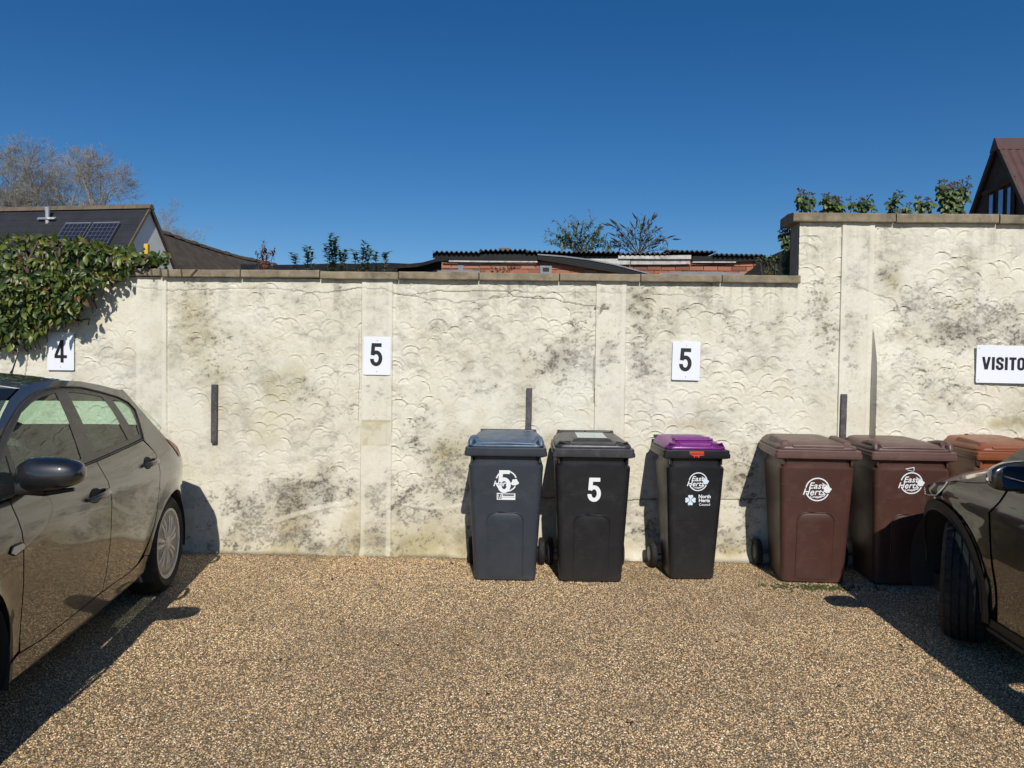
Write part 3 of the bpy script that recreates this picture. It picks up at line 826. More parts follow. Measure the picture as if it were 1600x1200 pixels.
def make_bin(x, y, rz, label, P):
    r = empty('wheelie_bin', (x, y, 0), rz, label, 'bin', 'wheelie bins along the wall')
    h = P['h']; bw, tw, rw = P['bw'], P['tw'], P['rw']
    yf0, yf1, yfr = P['yf0'], P['yf1'], P['yfr']           # front y: base, under rim, rim
    yb0, yb1, ybr = P['yb0'], P['yb1'], P['ybr']
    mb, ml = P['body'], P['lid']
    tp = P.get('taper', .05)
    def ring(w, ya, yb, rr, z, n=5): return [(p[0]*(1-tp*(p[1]-ya)/(yb-ya)), p[1], p[2]) for p in rrect(w, yb-ya, rr, 0, (ya+yb)/2, z, n)]
    zr = .885*h/1.0
    zt = .80*h
    body = MB()
    rings = [ring(bw-.035, yf0+.018, yb0-.01, .035, .004), ring(bw-.008, yf0+.004, yb0, .04, .016), ring(bw, yf0, yb0, .045, .05)]
    for k in range(1, 9):
        t = k/8
        w = bw+(tw-bw)*t
        rings.append(ring(w, yf0+(yf1-yf0)*t, yb0+(yb1-yb0)*t, .045, .06+(zt-.06)*t))
    rings += [ring(tw-.004, yf1-.001, yb1, .045, zt+.012), ring(tw-.030, yf1+.016, yb1-.012, .05, zt+.030), ring(tw-.034, yf1+.018, yb1-.012, .05, zr-.004), ring(tw-.02, yf1+.01, yb1-.005, .05, zr+.02)]
    body.loft(rings)
    body.build('body', mb, r, smooth=35)
    # collar
    col = MB()
    cr = [ring(rw-.050, yfr+.028, ybr-.02, .02, zr-.012), ring(rw-.004, yfr+.002, ybr, .018, zr-.002), ring(rw, yfr, ybr, .018, zr+.004), ring(rw-.001, yfr+.0005, ybr, .018, zr+.026), ring(rw-.010, yfr+.005, ybr, .018, zr+.029), ring(rw-.010, yfr+.005, ybr, .018, zr+.047), ring(rw-.016, yfr+.009, ybr-.004, .018, zr+.053), ring(rw-.06, yfr+.032, ybr-.03, .018, zr+.056)]
    col.loft(cr)
    col.build('collar', P.get('collar', mb), r, smooth=30)
    for sx in (-1, 1):       # ribs under the collar
        MB().box(sx*(tw/2-.025)-.006, sx*(tw/2-.025)+.006, yfr+.03, yfr+.10, zr-.05, zr-.003).build('rib', mb, r)
    # lid
    zl = zr+.0575
    lw = rw-.042
    style = P['style']
    yfl = yfr+.026; ybl = ybr+.01
    lid = MB()
    hh = P.get('lidh', .07)
    def lring(ins, z, rr=.05, slope=0.0):
        pts = ring(lw-2*ins, yfl+ins, ybl-ins*.5, rr, z)
        return [(p[0], p[1], p[2]+slope*(p[1]-yfl)/(ybl-yfl)) for p in pts]
    sl_ = P.get('slope', .02)
    lid.loft([lring(.012, zl-.004), lring(0, zl), lring(0, zl+.012), lring(.008, zl+.022, .05, sl_*.3), lring(.035, zl+hh*.52, .05, sl_), lring(.055, zl+hh*.62, .05, sl_), lring(.13, zl+hh*.70, .07, sl_)])
    lo = lid.build('lid', ml, r, smooth=40)
    # lid grips and raised parts
    if style == 'ears':
        for sx in (-1, 1):
            xx = sx*(lw/2-.042)
            g_ = MB()
            pts = [(xx+sx*.022, yfl+.012, zl+.006), (xx+sx*.022, yfl+.016, zl+.034), (xx+sx*.012, yfl+.05, zl+.050), (xx, yfl+.13, zl+.046), (xx, yfl+.24, zl+.034)]
            g_.tube(pts, [.016, .019, .022, .022, .016], 8)
            g_.tube([(xx-sx*.03, yfl+.012, zl+.012), (xx-sx*.022, yfl+.02, zl+.034), (xx, yfl+.06, zl+.048)], [.012, .014, .016], 8)
            g_.build('grip', ml, lo, smooth=60)
            MB().box(xx-.010, xx+.010, yfl+.004, yfl+.012, zl+.012, zl+.032).build('grip_slot', M['dark_in'], lo, bevel=.003)
        b = MB(); pts = []
        n = 14
        for i in range(n+1):
            t = -1+2*i/n
            pts.append((t*(lw/2-.06), yfl+.006+.004*t*t, zl+.018+.006*(1-t*t)))
        b.tube(pts, .012, 8); b.build('front_lip', ml, lo, smooth=60)
    elif style == 'platform':
        b = MB()
        zz = zl+hh*.45
        w0, w1 = lw*.30, lw*.24
        b.loft([[(-w0, yfl+.05, zz-.02), (w0, yfl+.05, zz-.02), (w0*.95, ybl-.14, zz+.0), (-w0*.95, ybl-.14, zz+.0)],
                [(-w0, yfl+.055, zz+.004), (w0, yfl+.055, zz+.004), (w0*.95, ybl-.15, zz+.02), (-w0*.95, ybl-.15, zz+.02)],
                [(-w1, yfl+.10, zz+.030), (w1, yfl+.10, zz+.030), (w1*.95, ybl-.19, zz+.044), (-w1*.95, ybl-.19, zz+.044)]])
        b.build('raised_panel', ml, lo, bevel=.006)
        if P.get('panel_sheet'):
            MB().add([(-w1*.8, yfl+.12, zz+.0335), (w1*.85, yfl+.12, zz+.0335), (w1*.8, ybl-.22, zz+.0455), (-w1*.8, ybl-.22, zz+.0455)], [(0,1,2,3)]).build('sheet', P['panel_sheet'], lo, fixn=False)
        for sx in (-1, 1):
            xx = sx*(lw/2-.055)
            g_ = MB().tube([(xx-sx*.05, yfl+.012, zl+.012), (xx-sx*.045, yfl+.02, zl+.034), (xx+sx*.022, yfl+.02, zl+.034), (xx+sx*.035, yfl+.03, zl+.014)], [.012, .013, .013, .010], 8)
            g_.build('grip', ml, lo, smooth=60)
            MB().box(xx-.028, xx+.010, yfl+.0005, yfl+.007, zl+.004, zl+.020).build('grip_slot', M['dark_in'], lo, bevel=.002)
        if P.get('rails'):
            for yy in (.10, .17):
                MB().tube([(-lw*.30, yfl+yy, zl+.052+yy*.05), (lw*.33, yfl+yy, zl+.052+yy*.05)], .011, 8).build('rail', ml, lo, smooth=60)
    else:
        for sx, yy0 in ((-1, .015), (1, .03)):
            xx = sx*(lw/2-.06)
            b = MB(); w = .035
            b.loft([[(xx-w, yfl+yy0, zl+.016), (xx+w, yfl+yy0, zl+.016), (xx+w, yfl+.36, zl+.03), (xx-w, yfl+.36, zl+.03)],
                    [(xx-w*.6, yfl+yy0+.03, zl+.058), (xx+w*.6, yfl+yy0+.03, zl+.058), (xx+w*.6, yfl+.32, zl+.072), (xx-w*.6, yfl+.32, zl+.072)]])
            b.build('lid_ridge', ml, lo, bevel=.010)
        MB().box(-lw/2+.10, lw/2-.10, yfl-.003, yfl+.014, zl+.010, zl+.030).build('front_lip', ml, lo, bevel=.005)
    # rear handle and hinge
    hz = zl+P.get('hz', .05); hy = ybr+.055; hx = rw*.36
    hd = MB().tube([(-hx-.012, hy, hz), (hx+.012, hy, hz)], .012, 10)
    for sx in (-1, 1):
        hd.tube([(sx*hx, ybr-.05, zr+.055), (sx*hx, ybr+.03, hz-.01), (sx*hx, hy, hz)], [.016, .015, .012], 8)
    hd.tube([(0, ybr-.05, zr+.055), (0, hy, hz)], [.016, .012], 8)
    hd.build('handle', P.get('handle', mb), r, smooth=50)
    # wheels on an axle
    wr = P.get('wr', .10); wx = P['wx']; wy = yb0+.035
    ax = MB().tube([(-wx+.02, wy, wr), (wx-.02, wy, wr)], .011, 10); ax.build('axle', M['screw'], r, smooth=60)
    MB().box(-bw*.36, bw*.36, yb0-.03, wy+.02, wr-.03, wr+.05).build('axle_housing', mb, r, bevel=.008)
    for sx in (-1, 1):
        w = MB().lathe([(.03, -.024), (wr-.02, -.024), (wr-.006, -.020), (wr, -.010), (wr, .010), (wr-.006, .020), (wr-.02, .024), (.03, .024)], 28, 'x', (0, 0, 0))
        wo_ = w.build('wheel', M['rubber'], r, smooth=40, loc=(sx*(wx-.024), wy, wr))
        MB().lathe([(.001, sx*.026), (.045, sx*.026), (.055, sx*.0243)], 20, 'x').build('hub', M['bin_black'], wo_, smooth=40)
    fn = bin_front(P)
    if P.get('arch'):
        aw, az, pr, depth = P['arch']
        poly = [(-aw, .035), (aw, .035), (aw, az-.07)]+arcpts(aw-.055, az-.055, .055, .055, 0, 90, 6)+arcpts(-aw+.055, az-.055, .055, .055, 90, 180, 6)
        ins = .012
        poly2 = [(px*(1-ins/aw), pz-(ins if pz > .1 else 0)) for px, pz in poly]
        MB().loft([[fn(px, pz, -.002) for px, pz in poly], [fn(px, pz, depth) for px, pz in poly2]]).build('front_panel', mb, r, smooth=30)
        line = [(-aw-.004, .04)]+[(-q[0]*1.0, q[1]) for q in poly[2:][::1]][0:7][::1]
        bead = [(-aw-.006, .04), (-aw-.006, az-.07)]+arcpts(-aw+.055, az-.055, .061, .061, 180, 90, 6)+arcpts(aw-.055, az-.055, .061, .061, 90, 0, 6)+[(aw+.006, az-.07), (aw+.006, .04)]
        MB().tube([fn(px, pz, .000) for px, pz in bead], .0042, 6).build('front_bead', mb, r, smooth=60)
    return r, fn

BIG = dict(h=1.0, bw=.435, tw=.515, rw=.563, yf0=0.0, yf1=-.062, yfr=-.088, yb0=.42, yb1=.50, ybr=.535, wx=.288)
SMALL = dict(h=.985, bw=.325, tw=.405, rw=.470, yf0=0.0, yf1=-.050, yfr=-.065, yb0=.30, yb1=.385, ybr=.42, wx=.235)
def put(fn, vs2, lift, cx=0, cz=0, s=1.0):
    return [fn(cx+p[0]*s, cz+p[1]*s, lift) for p in vs2]
LIFT = .0035
def decal_text(r, fn, txt, cx, cz, size, shear=0, offset=0, mat=None, name='lettering', lift=LIFT, spacing=1.0):
    vs, fs = text_mesh(txt, size, shear, offset, spacing)
    MB().add([fn(cx+v[0], cz+v[1], lift) for v in vs], fs).build(name, mat or M['decal'], r, fixn=False)
def decal_poly(r, fn, pts, name, mat, lift=LIFT):
    b = MB(); b.add([fn(p[0], p[1], lift) for p in pts], [tuple(range(len(pts)))]); return b.build(name, mat, r, fixn=False)
def decal_line(r, fn, pts, w, name, mat, lift=LIFT):
    vs, fs = ribbon2d(pts, w); return MB().add([fn(p[0], p[1], lift) for p in vs], fs).build(name, mat, r, fixn=False)
def blob(cx, cz, R, seed, n=26, am=.18):
    q = random.Random(seed); ph = [q.uniform(0, 6.28) for _ in range(4)]
    return [(cx+R*(1+am*math.sin(3*a+ph[0])*.6+am*.5*math.sin(5*a+ph[1]))*math.cos(a), cz+R*(1+am*math.sin(2*a+ph[2])*.6+am*.5*math.sin(7*a+ph[3]))*math.sin(a)) for a in [6.2832*k/n for k in range(n)]]
def council_logo(r, fn, cx, cz, s=1.0, blobmat=None, worn=False):
    R = .078*s
    decal_line(r, fn, arcpts(cx, cz, R, R, 15, 172 if not worn else 165, 22), .0085*s, 'logo_ring', M['decal'])
    decal_line(r, fn, arcpts(cx, cz, R, R, 200, 338, 20), .0085*s, 'logo_ring', M['decal'])
    decal_line(r, fn, [(cx-.015*s, cz-.055*s), (cx+.005*s, cz-.060*s), (cx+.02*s, cz-.048*s), (cx+.045*s, cz-.046*s), (cx+.055*s, cz-.03*s)], .005*s, 'logo_outline', M['decal'], LIFT+.0004)
    decal_text(r, fn, 'East', cx-.008*s, cz+.006*s, .062*s, .28, .0011*s, spacing=1.04)
    decal_text(r, fn, 'Herts', cx-.025*s, cz-.038*s, .062*s, .28, .0011*s, lift=LIFT+.0006, spacing=1.04)
    decal_text(r, fn, 'Council', cx-.010*s, cz-.058*s, .025*s, .2, .0004*s, lift=LIFT+.0012)
    decal_poly(r, fn, blob(cx+.064*s, cz+.002*s, .026*s, 4), 'logo_patch', blobmat or M['decal'], LIFT+.0018)
    decal_line(r, fn, [(cx+.03*s, cz+.045*s), (cx+.05*s, cz+.032*s), (cx+.066*s, cz+.03*s)], .005*s, 'logo_outline', M['decal'], LIFT+.0008)

# blue-lidded bin with a 5 stuck over the council mark
r1, f1 = make_bin(-.137, -.628, rad(0), 'charcoal bin with faded blue lid and a number stuck over a logo', dict(BIG, body=M['bin_grey'], lid=M['lid_blue'], style='ears', arch=(.118, .485, 0, .004), lidh=.06, slope=.022))
cz = .703; cx = .006
decal_line(r1, f1, arcpts(cx, cz+.005, .070, .070, 20, 165, 18), .009, 'logo_ring', M['decal'])
decal_line(r1, f1, arcpts(cx, cz+.005, .070, .070, 190, 330, 18), .009, 'logo_ring', M['decal'])
decal_text(r1, f1, 'Herts', cx-.03, cz-.03, .052, .28, .0012, lift=LIFT+.0004)
decal_poly(r1, f1, blob(cx+.058, cz-.002, .024, 9), 'logo_patch', M['decal'], LIFT+.0008)
glyphs('5', .155, lambda x, z, o: f1(x*1.05-.008, z+cz-.075, LIFT+.0012+o)).build('number_sticker', M['decal'], r1, fixn=False)
decal_poly(r1, f1, [(-.058, cz-.125), (.068, cz-.125), (.068, cz-.078), (-.058, cz-.078)], 'label_sticker', M['decal'], LIFT)
decal_poly(r1, f1, [(-.052, cz-.118), (-.026, cz-.118), (-.026, cz-.084), (-.052, cz-.084)], 'label_symbol', M['bin_grey'], LIFT+.0006)
decal_line(r1, f1, [(-.046, cz-.088), (-.045, cz-.108), (-.039, cz-.114), (-.033, cz-.108), (-.032, cz-.088)], .004, 'label_symbol', M['decal'], LIFT+.0012)
decal_line(r1, f1, [(-.022, cz-.081), (.064, cz-.081)], .002, 'label_border', M['bin_grey'], LIFT+.0006)
decal_line(r1, f1, [(-.022, cz-.107), (.064, cz-.107)], .002, 'label_border', M['bin_grey'], LIFT+.0006)
decal_line(r1, f1, [(k*.0043-.018, cz-.092+(.0035 if k % 2 else -.003)) for k in range(19)], .0062, 'label_print', M['bin_grey'], LIFT+.0006)

# black bin with a bold 5
r2, f2 = make_bin(.458, -.622, rad(0.5), 'black bin with a bold white 5 on its front', dict(BIG, bw=.44, body=M['bin_black'], lid=M['lid_grey'], collar=M['lid_grey'], style='platform', panel_sheet=M['pale_glaze'], arch=(.115, .475, 0, .0015), lidh=.052, hz=.05))
glyphs('5', .165, lambda x, z, o: f2(x*1.02+.01, z+.575, LIFT+o)).build('number_sticker', M['decal'], r2, fixn=False)

# small purple-lidded bin
r3, f3 = make_bin(1.182, -.517, rad(3), 'narrow black bin with glossy purple lid and red paint drips', dict(SMALL, body=M['bin_black'], lid=M['lid_purple'], style='platform', rails=True, lidh=.058, hz=.04, slope=.028))
council_logo(r3, f3, .012, .705, .80, M['decal_pale'])
for k in range(4):
    a = rad(45+90*k)
    ca, sa = math.cos(a-rad(45)), math.sin(a-rad(45))
    hp = [(0, .004), (.012, .014), (.019, .026), (.016, .037), (.007, .039), (0, .034), (-.007, .039), (-.016, .037), (-.019, .026), (-.012, .014)]
    decal_poly(r3, f3, [(-.036+(px*math.cos(k*math.pi/2)-pz*math.sin(k*math.pi/2))*.95, .575+(px*math.sin(k*math.pi/2)+pz*math.cos(k*math.pi/2))*.95) for px, pz in hp], 'heart_mark', M['decal_pale'], LIFT)
decal_poly(r3, f3, blob(-.036, .575, .005, 3, 12, 0), 'heart_mark', M['decal_pale'], LIFT+.0005)
decal_text(r3, f3, 'North', .062, .590, .034, 0, .0010)
decal_text(r3, f3, 'Herts', .061, .562, .034, 0, .0010)
decal_text(r3, f3, 'Council', .064, .536, .024, 0, .0003, spacing=1.06)
zrr = .885*.985
fr = lambda x, z, o: (x, SMALL['yfr']-.0012-o, z)
decal_poly(r3, fr, [(-.055, zrr+.0255), (.045, zrr+.0255), (.046, zrr+.020), (.030, zrr+.016), (.016, zrr+.017), (.013, zrr+.011), (.009, zrr+.001), (.005, zrr+.0), (.003, zrr+.012), (-.001, zrr+.014), (-.003, zrr+.006), (-.006, zrr+.007), (-.008, zrr+.015), (-.017, zrr+.013), (-.020, zrr+.002), (-.024, zrr+.003), (-.027, zrr+.016), (-.040, zrr+.018), (-.050, zrr+.023)], 'paint_splash', M['red_paint'], .0)
decal_poly(r3, lambda x, z, o: (x, SMALL['yfr']+.0035-o, z), [(-.055, zrr+.030), (.045, zrr+.030), (.045, zrr+.0465), (-.055, zrr+.0465)], 'paint_splash', M['red_paint'], .0)

# brown bins
r4, f4 = make_bin(2.012, -.545, rad(-3), 'brown bin with flat scuffed lid, standing clear of its neighbours', dict(BIG, bw=.440, tw=.505, rw=.585, taper=.13, yf1=-.045, yfr=-.065, body=M['bin_brown'], lid=M['bin_brown_lid'], collar=M['bin_brown_lid'], style='flat', arch=(.118, .50, 0, .004), lidh=.06, slope=.02, hz=.03))
council_logo(r4, f4, .0, .668, 1.0)
r5, f5 = make_bin(2.650, -.560, rad(-1), 'brown bin half in the shadow of the dark car', dict(BIG, bw=.445, tw=.515, rw=.582, taper=.12, yf1=-.045, yfr=-.065, body=M['bin_brown'], lid=M['bin_brown_lid'], collar=M['bin_brown_lid'], style='ears', arch=(.118, .50, 0, .004), lidh=.06, slope=.02, hz=.03))
council_logo(r5, f5, -.01, .725, .92, worn=True)
decal_line(r5, f5, [(-.055, .822), (.0, .834), (.002, .812)], .005, 'torn_sticker', M['decal'])
decal_line(r5, f5, [(-.045, .817), (-.02, .810), (0, .806)], .003, 'torn_sticker', M['decal'])
r6, f6 = make_bin(3.40, -.46, rad(-2), 'rust-orange bin behind the bonnet of the dark car', dict(BIG, body=M['bin_orange'], lid=M['bin_orange'], style='flat', lidh=.07, slope=.03, hz=.03))

# ------------------------------------------------------------------ cars
def lerp_table(z, T):
    if z <= T[0][0]: return T[0][1]
    for (a, va), (b, vb) in zip(T, T[1:]):
        if z <= b: 
            t = (z-a)/(b-a); return va+(vb-va)*t
    return T[-1][1]
def smooth_table(T, lo, hi, n=120, k=4):
    xs = np.linspace(lo, hi, n); ys = np.array([lerp_table(x, T) for x in xs])
    for _ in range(k):
        yp = np.concatenate([[2*ys[0]-ys[1]], ys, [2*ys[-1]-ys[-2]]])
        ys = (yp[:-2]+2*yp[1:-1]+yp[2:])/4
    return lambda z: float(np.interp(z, xs, ys))
def dens(poly, step, closed=True):
    out = []
    n = len(poly)
    for i in range(n if closed else n-1):
        a = poly[i]; b = poly[(i+1) % n]
        L = math.hypot(b[0]-a[0], b[1]-a[1]); k = max(1, int(L/step))
        for j in range(k):
            out.append((a[0]+(b[0]-a[0])*j/k, a[1]+(b[1]-a[1])*j/k))
    if not closed: out.append(poly[-1])
    return out
def inside(p, poly):
    x, y = p; c = False; n = len(poly)
    for i in range(n):
        x0, y0 = poly[i]; x1, y1 = poly[i-1]
        if (y0 > y) != (y1 > y) and x < (x1-x0)*(y-y0)/(y1-y0)+x0: c = not c
    return c
def tri_poly(poly, holes=(), step=.05):
    loops = [dens(poly, step)]+[dens(h, step) for h in holes]
    vs = []; es = []
    for lp in loops:
        b = len(vs); vs += lp
        es += [(b+i, b+(i+1) % len(lp)) for i in range(len(lp))]
    xs = [p[0] for p in poly]; zs = [p[1] for p in poly]
    bpts = np.array(vs)
    x = math.floor(min(xs)/step)*step
    while x < max(xs):
        z = math.floor(min(zs)/step)*step
        while z < max(zs):
            p = (x, z)
            if inside(p, poly) and not any(inside(p, h) for h in holes):
                if np.min((bpts[:, 0]-x)**2+(bpts[:, 1]-z)**2) > (step*.45)**2: vs.append(p)
            z += step
        x += step
    V, E_, F, *_ = delaunay_2d_cdt([Vector(p) for p in vs], es, [], 0, 1e-6)
    tris = []
    for f in F:
        c = (sum(V[i].x for i in f)/len(f), sum(V[i].y for i in f)/len(f))
        if inside(c, poly) and not any(inside(c, h) for h in holes): tris.append(tuple(f))
    return [(v.x, v.y) for v in V], tris

class Car:
    """a car in its own frame: x forward, y to its left, z up; both flanks are the surface y = W(x, z)"""
    def __init__(self, root, W):
        self.r = root; self.W = W
    def panel(self, name, poly, mat, off=0.0, holes=(), parent=None, sides=(1, -1), step=.05):
        V, F = tri_poly(poly, holes, step)
        W = self.W; e = .004
        out = []
        for s in sides:
            co = [(x, s*(W(x, z)+off), z) for x, z in V]
            nr = []
            for x, z in V:
                gx_ = (W(x+e, z)-W(x-e, z))/(2*e); gz_ = (W(x, z+e)-W(x, z-e))/(2*e)
                n = Vector((-gx_, s*1.0, -gz_)); n.normalize(); nr.append(n)
            me = bpy.data.meshes.new(name)
            # keep outward winding
            f0 = F
            fs = []
            for f in f0:
                a, b, c = [Vector(co[i]) for i in f[:3]]
                nn = (b-a).cross(c-a)
                fs.append(f if nn.y*s > 0 else tuple(reversed(f)))
            me.from_pydata(co, [], fs); me.update()
            me.polygons.foreach_set('use_smooth', [True]*len(me.polygons))
            me.normals_split_custom_set_from_vertices(nr)
            o = link(name, me, mat, parent if parent and s == sides[0] else self.r)
            out.append(o)
        return out
    def line(self, name, pts, w, mat, off, parent=None, sides=(1, -1)):
        """a raised strip along a line on the flank"""
        for s in sides:
            d = dens(pts, .03, False)
            MB().tube([(x, s*(self.W(x, z)+off), z) for x, z in d], w, 6).build(name, mat, parent or self.r, smooth=60)
    def top(self, name, st, mat, n=14, p=2.4, parent=None, bow=0.0):
        """skin across the car; stations (x_edge, half_width, z_edge, x_centre, z_centre)"""
        rows = []
        for (xe, we, ze, xc, zc) in st:
            row = []
            for i in range(n+1):
                t = -1+2*i/n
                t = math.copysign(abs(t)**.8, t)
                k = max(0.0, 1-abs(t)**p)**(1/p) if bow else 1-abs(t)**p
                row.append((xe+(xc-xe)*k, we*t, ze+(zc-ze)*(1-abs(t)**p)))
            rows.append(row)
        b = MB()
        nn = n+1
        b.v = [q for row in rows for q in row]
        b.f = [(k*nn+i, k*nn+i+1, (k+1)*nn+i+1, (k+1)*nn+i) for k in range(len(rows)-1) for i in range(n)]
        return b.build(name, mat, parent or self.r, smooth=0)

def make_wheel(car, x, y, side, R, rimR, width, spokes, steer=0, tread=False, mat_rim=None, style='double'):
    w = bpy.data.objects.new('wheel', None); COL.objects.link(w); w.parent = car
    w.location = (x, y, R); w.rotation_euler = (0, 0, steer); w.empty_display_size = .05
    hw = width/2
    n = 144 if tread else 48
    def mod(j, k, r):
        if not tread: return r
        if j in (3, 4, 17, 18) and k % 4 == 0: return r-.007
        if j in (6, 7, 10, 11, 14, 15) and k % 12 == (j % 5): return r-.003
        return r
    g_ = .007
    prof = [(rimR-.01, -hw+.02), (rimR+.012, -hw), (R-.045, -hw-.008), (R-.014, -hw+.012), (R-.004, -hw+.030)]
    if tread:
        c_ = [(-.24, -.20), (-.02, .02), (.20, .24)]
        prof += [(R-.003, -.27*width), (R-.001, -.268*width), (R, -.24*width)]
        prof = [(rimR-.01, -hw+.02), (rimR+.012, -hw), (R-.045, -hw-.008), (R-.014, -hw+.010), (R-.003, -.29*width), (R-.011, -.285*width), (R-.011, -.255*width), (R, -.25*width), (R, -.115*width), (R-.011, -.11*width), (R-.011, -.07*width), (R, -.065*width), (R, .065*width), (R-.011, .07*width), (R-.011, .11*width), (R, .115*width), (R, .25*width), (R-.011, .255*width), (R-.011, .285*width), (R-.003, .29*width), (R-.014, hw-.010)]
        def mod(j, k, r):
            if j in (3, 4, 19, 20): return r-(.008 if k % 4 == 0 else 0)
            if j in (7, 8, 11, 12, 15, 16): return r-(.004 if k % 8 == j % 8 else 0)
            return r
        prof += [(R-.045, hw+.008), (rimR+.012, hw), (rimR-.01, hw-.02)]
    else:
        prof += [(R, -.3*width), (R, .3*width), (R-.004, hw-.030), (R-.014, hw-.012), (R-.045, hw+.008), (rimR+.012, hw), (rimR-.01, hw-.02)]
    MB().lathe(prof, n, 'y', mod=mod if tread else None).build('tyre', M['rubber'], w, smooth=35)
    so = side
    rimm = mat_rim or M['alloy']
    MB().lathe([(rimR+.004, so*(hw-.012)), (rimR+.002, so*(hw-.002)), (rimR-.014, so*(hw-.004)), (rimR-.018, so*(hw-.012))], 48, 'y').build('rim', rimm, w, smooth=40)
    MB().lathe([(rimR-.016, so*(hw-.013)), (rimR-.03, so*(-hw+.02))], 40, 'y').build('rim_barrel', M['dark_in'], w, smooth=40)
    MB().lathe([(.001, so*(hw-.07)), (rimR-.03, so*(hw-.07))], 32, 'y').build('brake_backing', M['dark_in'], w)
    yf = so*(hw-.010)
    for k in range(spokes):
        a = 2*math.pi*k/spokes+.2
        b = MB()
        def P(r, t, y): return (r*math.cos(a)-t*math.sin(a), y, r*math.sin(a)+t*math.cos(a))
        r1 = rimR-.012
        for t0, t1, w0, w1 in (((-.009, -.030, .013, .030), (.009, .030, .013, .030)) if style == 'double' else ((0, 0, .05, .06),)):
            b.loft([[P(.035, t0-w0/2, yf), P(.035, t0+w0/2, yf), P(.035, t0+w0/2, yf-so*.02), P(.035, t0-w0/2, yf-so*.02)],
                    [P(r1*.6, t0*.5+t1*.5-w1*.42, yf+so*.004), P(r1*.6, t0*.5+t1*.5+w1*.42, yf+so*.004), P(r1*.6, t0*.5+t1*.5+w1*.42, yf-so*.018), P(r1*.6, t0*.5+t1*.5-w1*.42, yf-so*.018)],
                    [P(r1, t1-w1/2, yf-so*.006), P(r1, t1+w1/2, yf-so*.006), P(r1, t1+w1/2, yf-so*.022), P(r1, t1-w1/2, yf-so*.022)]])
        b.build('spoke', rimm, w, bevel=.004)
    MB().lathe([(.001, yf+so*.008), (.03, yf+so*.007), (.042, yf+so*.001), (.045, yf-so*.02)], 24, 'y').build('hub_cap', rimm, w, smooth=40)
    return w

def wheel_well(car, x, z, r, y_out, mat):
    for s in (1, -1):
        b = MB(); rows = []
        for yy in (y_out-.012, y_out-.30):
            rows.append([(x+r*math.cos(rad(a)), s*yy, z+r*math.sin(rad(a))) for a in range(-25, 206, 11)])
        n = len(rows[0]); b.v = rows[0]+rows[1]; b.f = [(i, i+1, n+i+1, n+i) for i in range(n-1)]
        b.add([(x, s*(y_out-.30), z)]+rows[1], [(0, i+1, i+2) for i in range(n-1)])
        b.build('wheel_well', mat, car.r, smooth=40)

def ellipse_shell(pts_fn, nu=16, nv=10):
    b = MB(); rows = []
    for j in range(nv+1):
        v = -math.pi/2+math.pi*j/nv
        rows.append([pts_fn(2*math.pi*i/nu, v) for i in range(nu)])
    b.loft(rows, True, True)
    return b

def circ_arc(cx, cz, r, a0, a1, n=14):
    return [(cx+r*math.cos(rad(a0+(a1-a0)*k/n)), cz+r*math.sin(rad(a0+(a1-a0)*k/n))) for k in range(n+1)]

# ---- grey-brown hatchback, backed up to the wall (origin under its rear axle)
TH = rad(10)
fL = Vector((math.sin(TH), -math.cos(TH), 0)); lL = Vector((-fL.y, fL.x, 0))
cpos = Vector((-2.31, -.95, 0))-lL*.88
hatch = empty('hatchback_car', cpos, math.atan2(fL.y, fL.x), 'grey-brown metallic hatchback reversed up to the ivy-covered wall', 'car')
_WLz = smooth_table([(.15,.825),(.22,.838),(.3,.850),(.45,.873),(.6,.895),(.75,.906),(.88,.903),(.98,.877),(1.05,.845),(1.2,.765),(1.35,.675),(1.45,.60)], .12, 1.5, 150, 10)
def W_L(s, z):
    w = _WLz(z)
    # light crease at handle height and hollowed lower door
    w += .006*math.exp(-((z-.80)/.035)**2)
    if s < .1: w -= .19*((.1-s)/.9)**2
    if s > 2.2: w -= .22*((s-2.2)/1.0)**2
    # flared arches
    for ax, rr in ((0.0, .35), (2.32, .40)):
        d = math.hypot(s-ax, z-.31)
        w += .016*math.exp(-((d-rr)/.05)**2)
    return w
C1 = Car(hatch, W_L)
pg = M['paint_grey']
ARr = circ_arc(0, .305, .352, 8, 172, 18)
belt = [(.41,1.030),(.63,1.018),(1.04,.999),(1.25,.992),(1.55,.982),(1.95,.966)]
dlo = [(2.02,.985),(1.90,1.09),(1.80,1.150),(1.71,1.200),(1.57,1.258),(1.46,1.298),(1.33,1.331),(1.18,1.352),(1.01,1.359),(.79,1.348),(.6,1.317),(.41,1.279),(.31,1.242),(.275,1.197),(.33,1.116),(.40,1.040)]
dlo_low = [(.40,1.040),(.63,1.026),(1.04,1.007),(1.25,1.000),(1.55,.990),(1.95,.974)]
gF = [(1.79,1.020),(1.735,1.155),(1.50,1.262),(1.36,1.300),(1.24,1.321),(1.09,1.333),(1.145,1.20),(1.225,1.024),(1.5,1.016)]
gR = [(.965,1.331),(.88,1.327),(.74,1.312),(.61,1.292),(.595,1.20),(.605,1.050),(1.06,1.036)]
gQ = [(.50,1.270),(.42,1.256),(.365,1.236),(.335,1.206),(.36,1.14),(.415,1.062),(.47,1.058)]
gS = [(1.945,1.012),(1.86,1.085),(1.785,1.115),(1.835,1.015)]
door_f = [(1.905,.962),(1.55,.978),(1.25,.988),(1.098,.992),(1.09,.965),(1.04,.885),(1.018,.78),(1.005,.70),(.985,.55),(.975,.40),(.99,.312),(1.30,.302),(1.60,.302),(1.78,.318),(1.80,.38),(1.82,.49),(1.838,.62),(1.852,.72),(1.872,.83),(1.905,.93)]
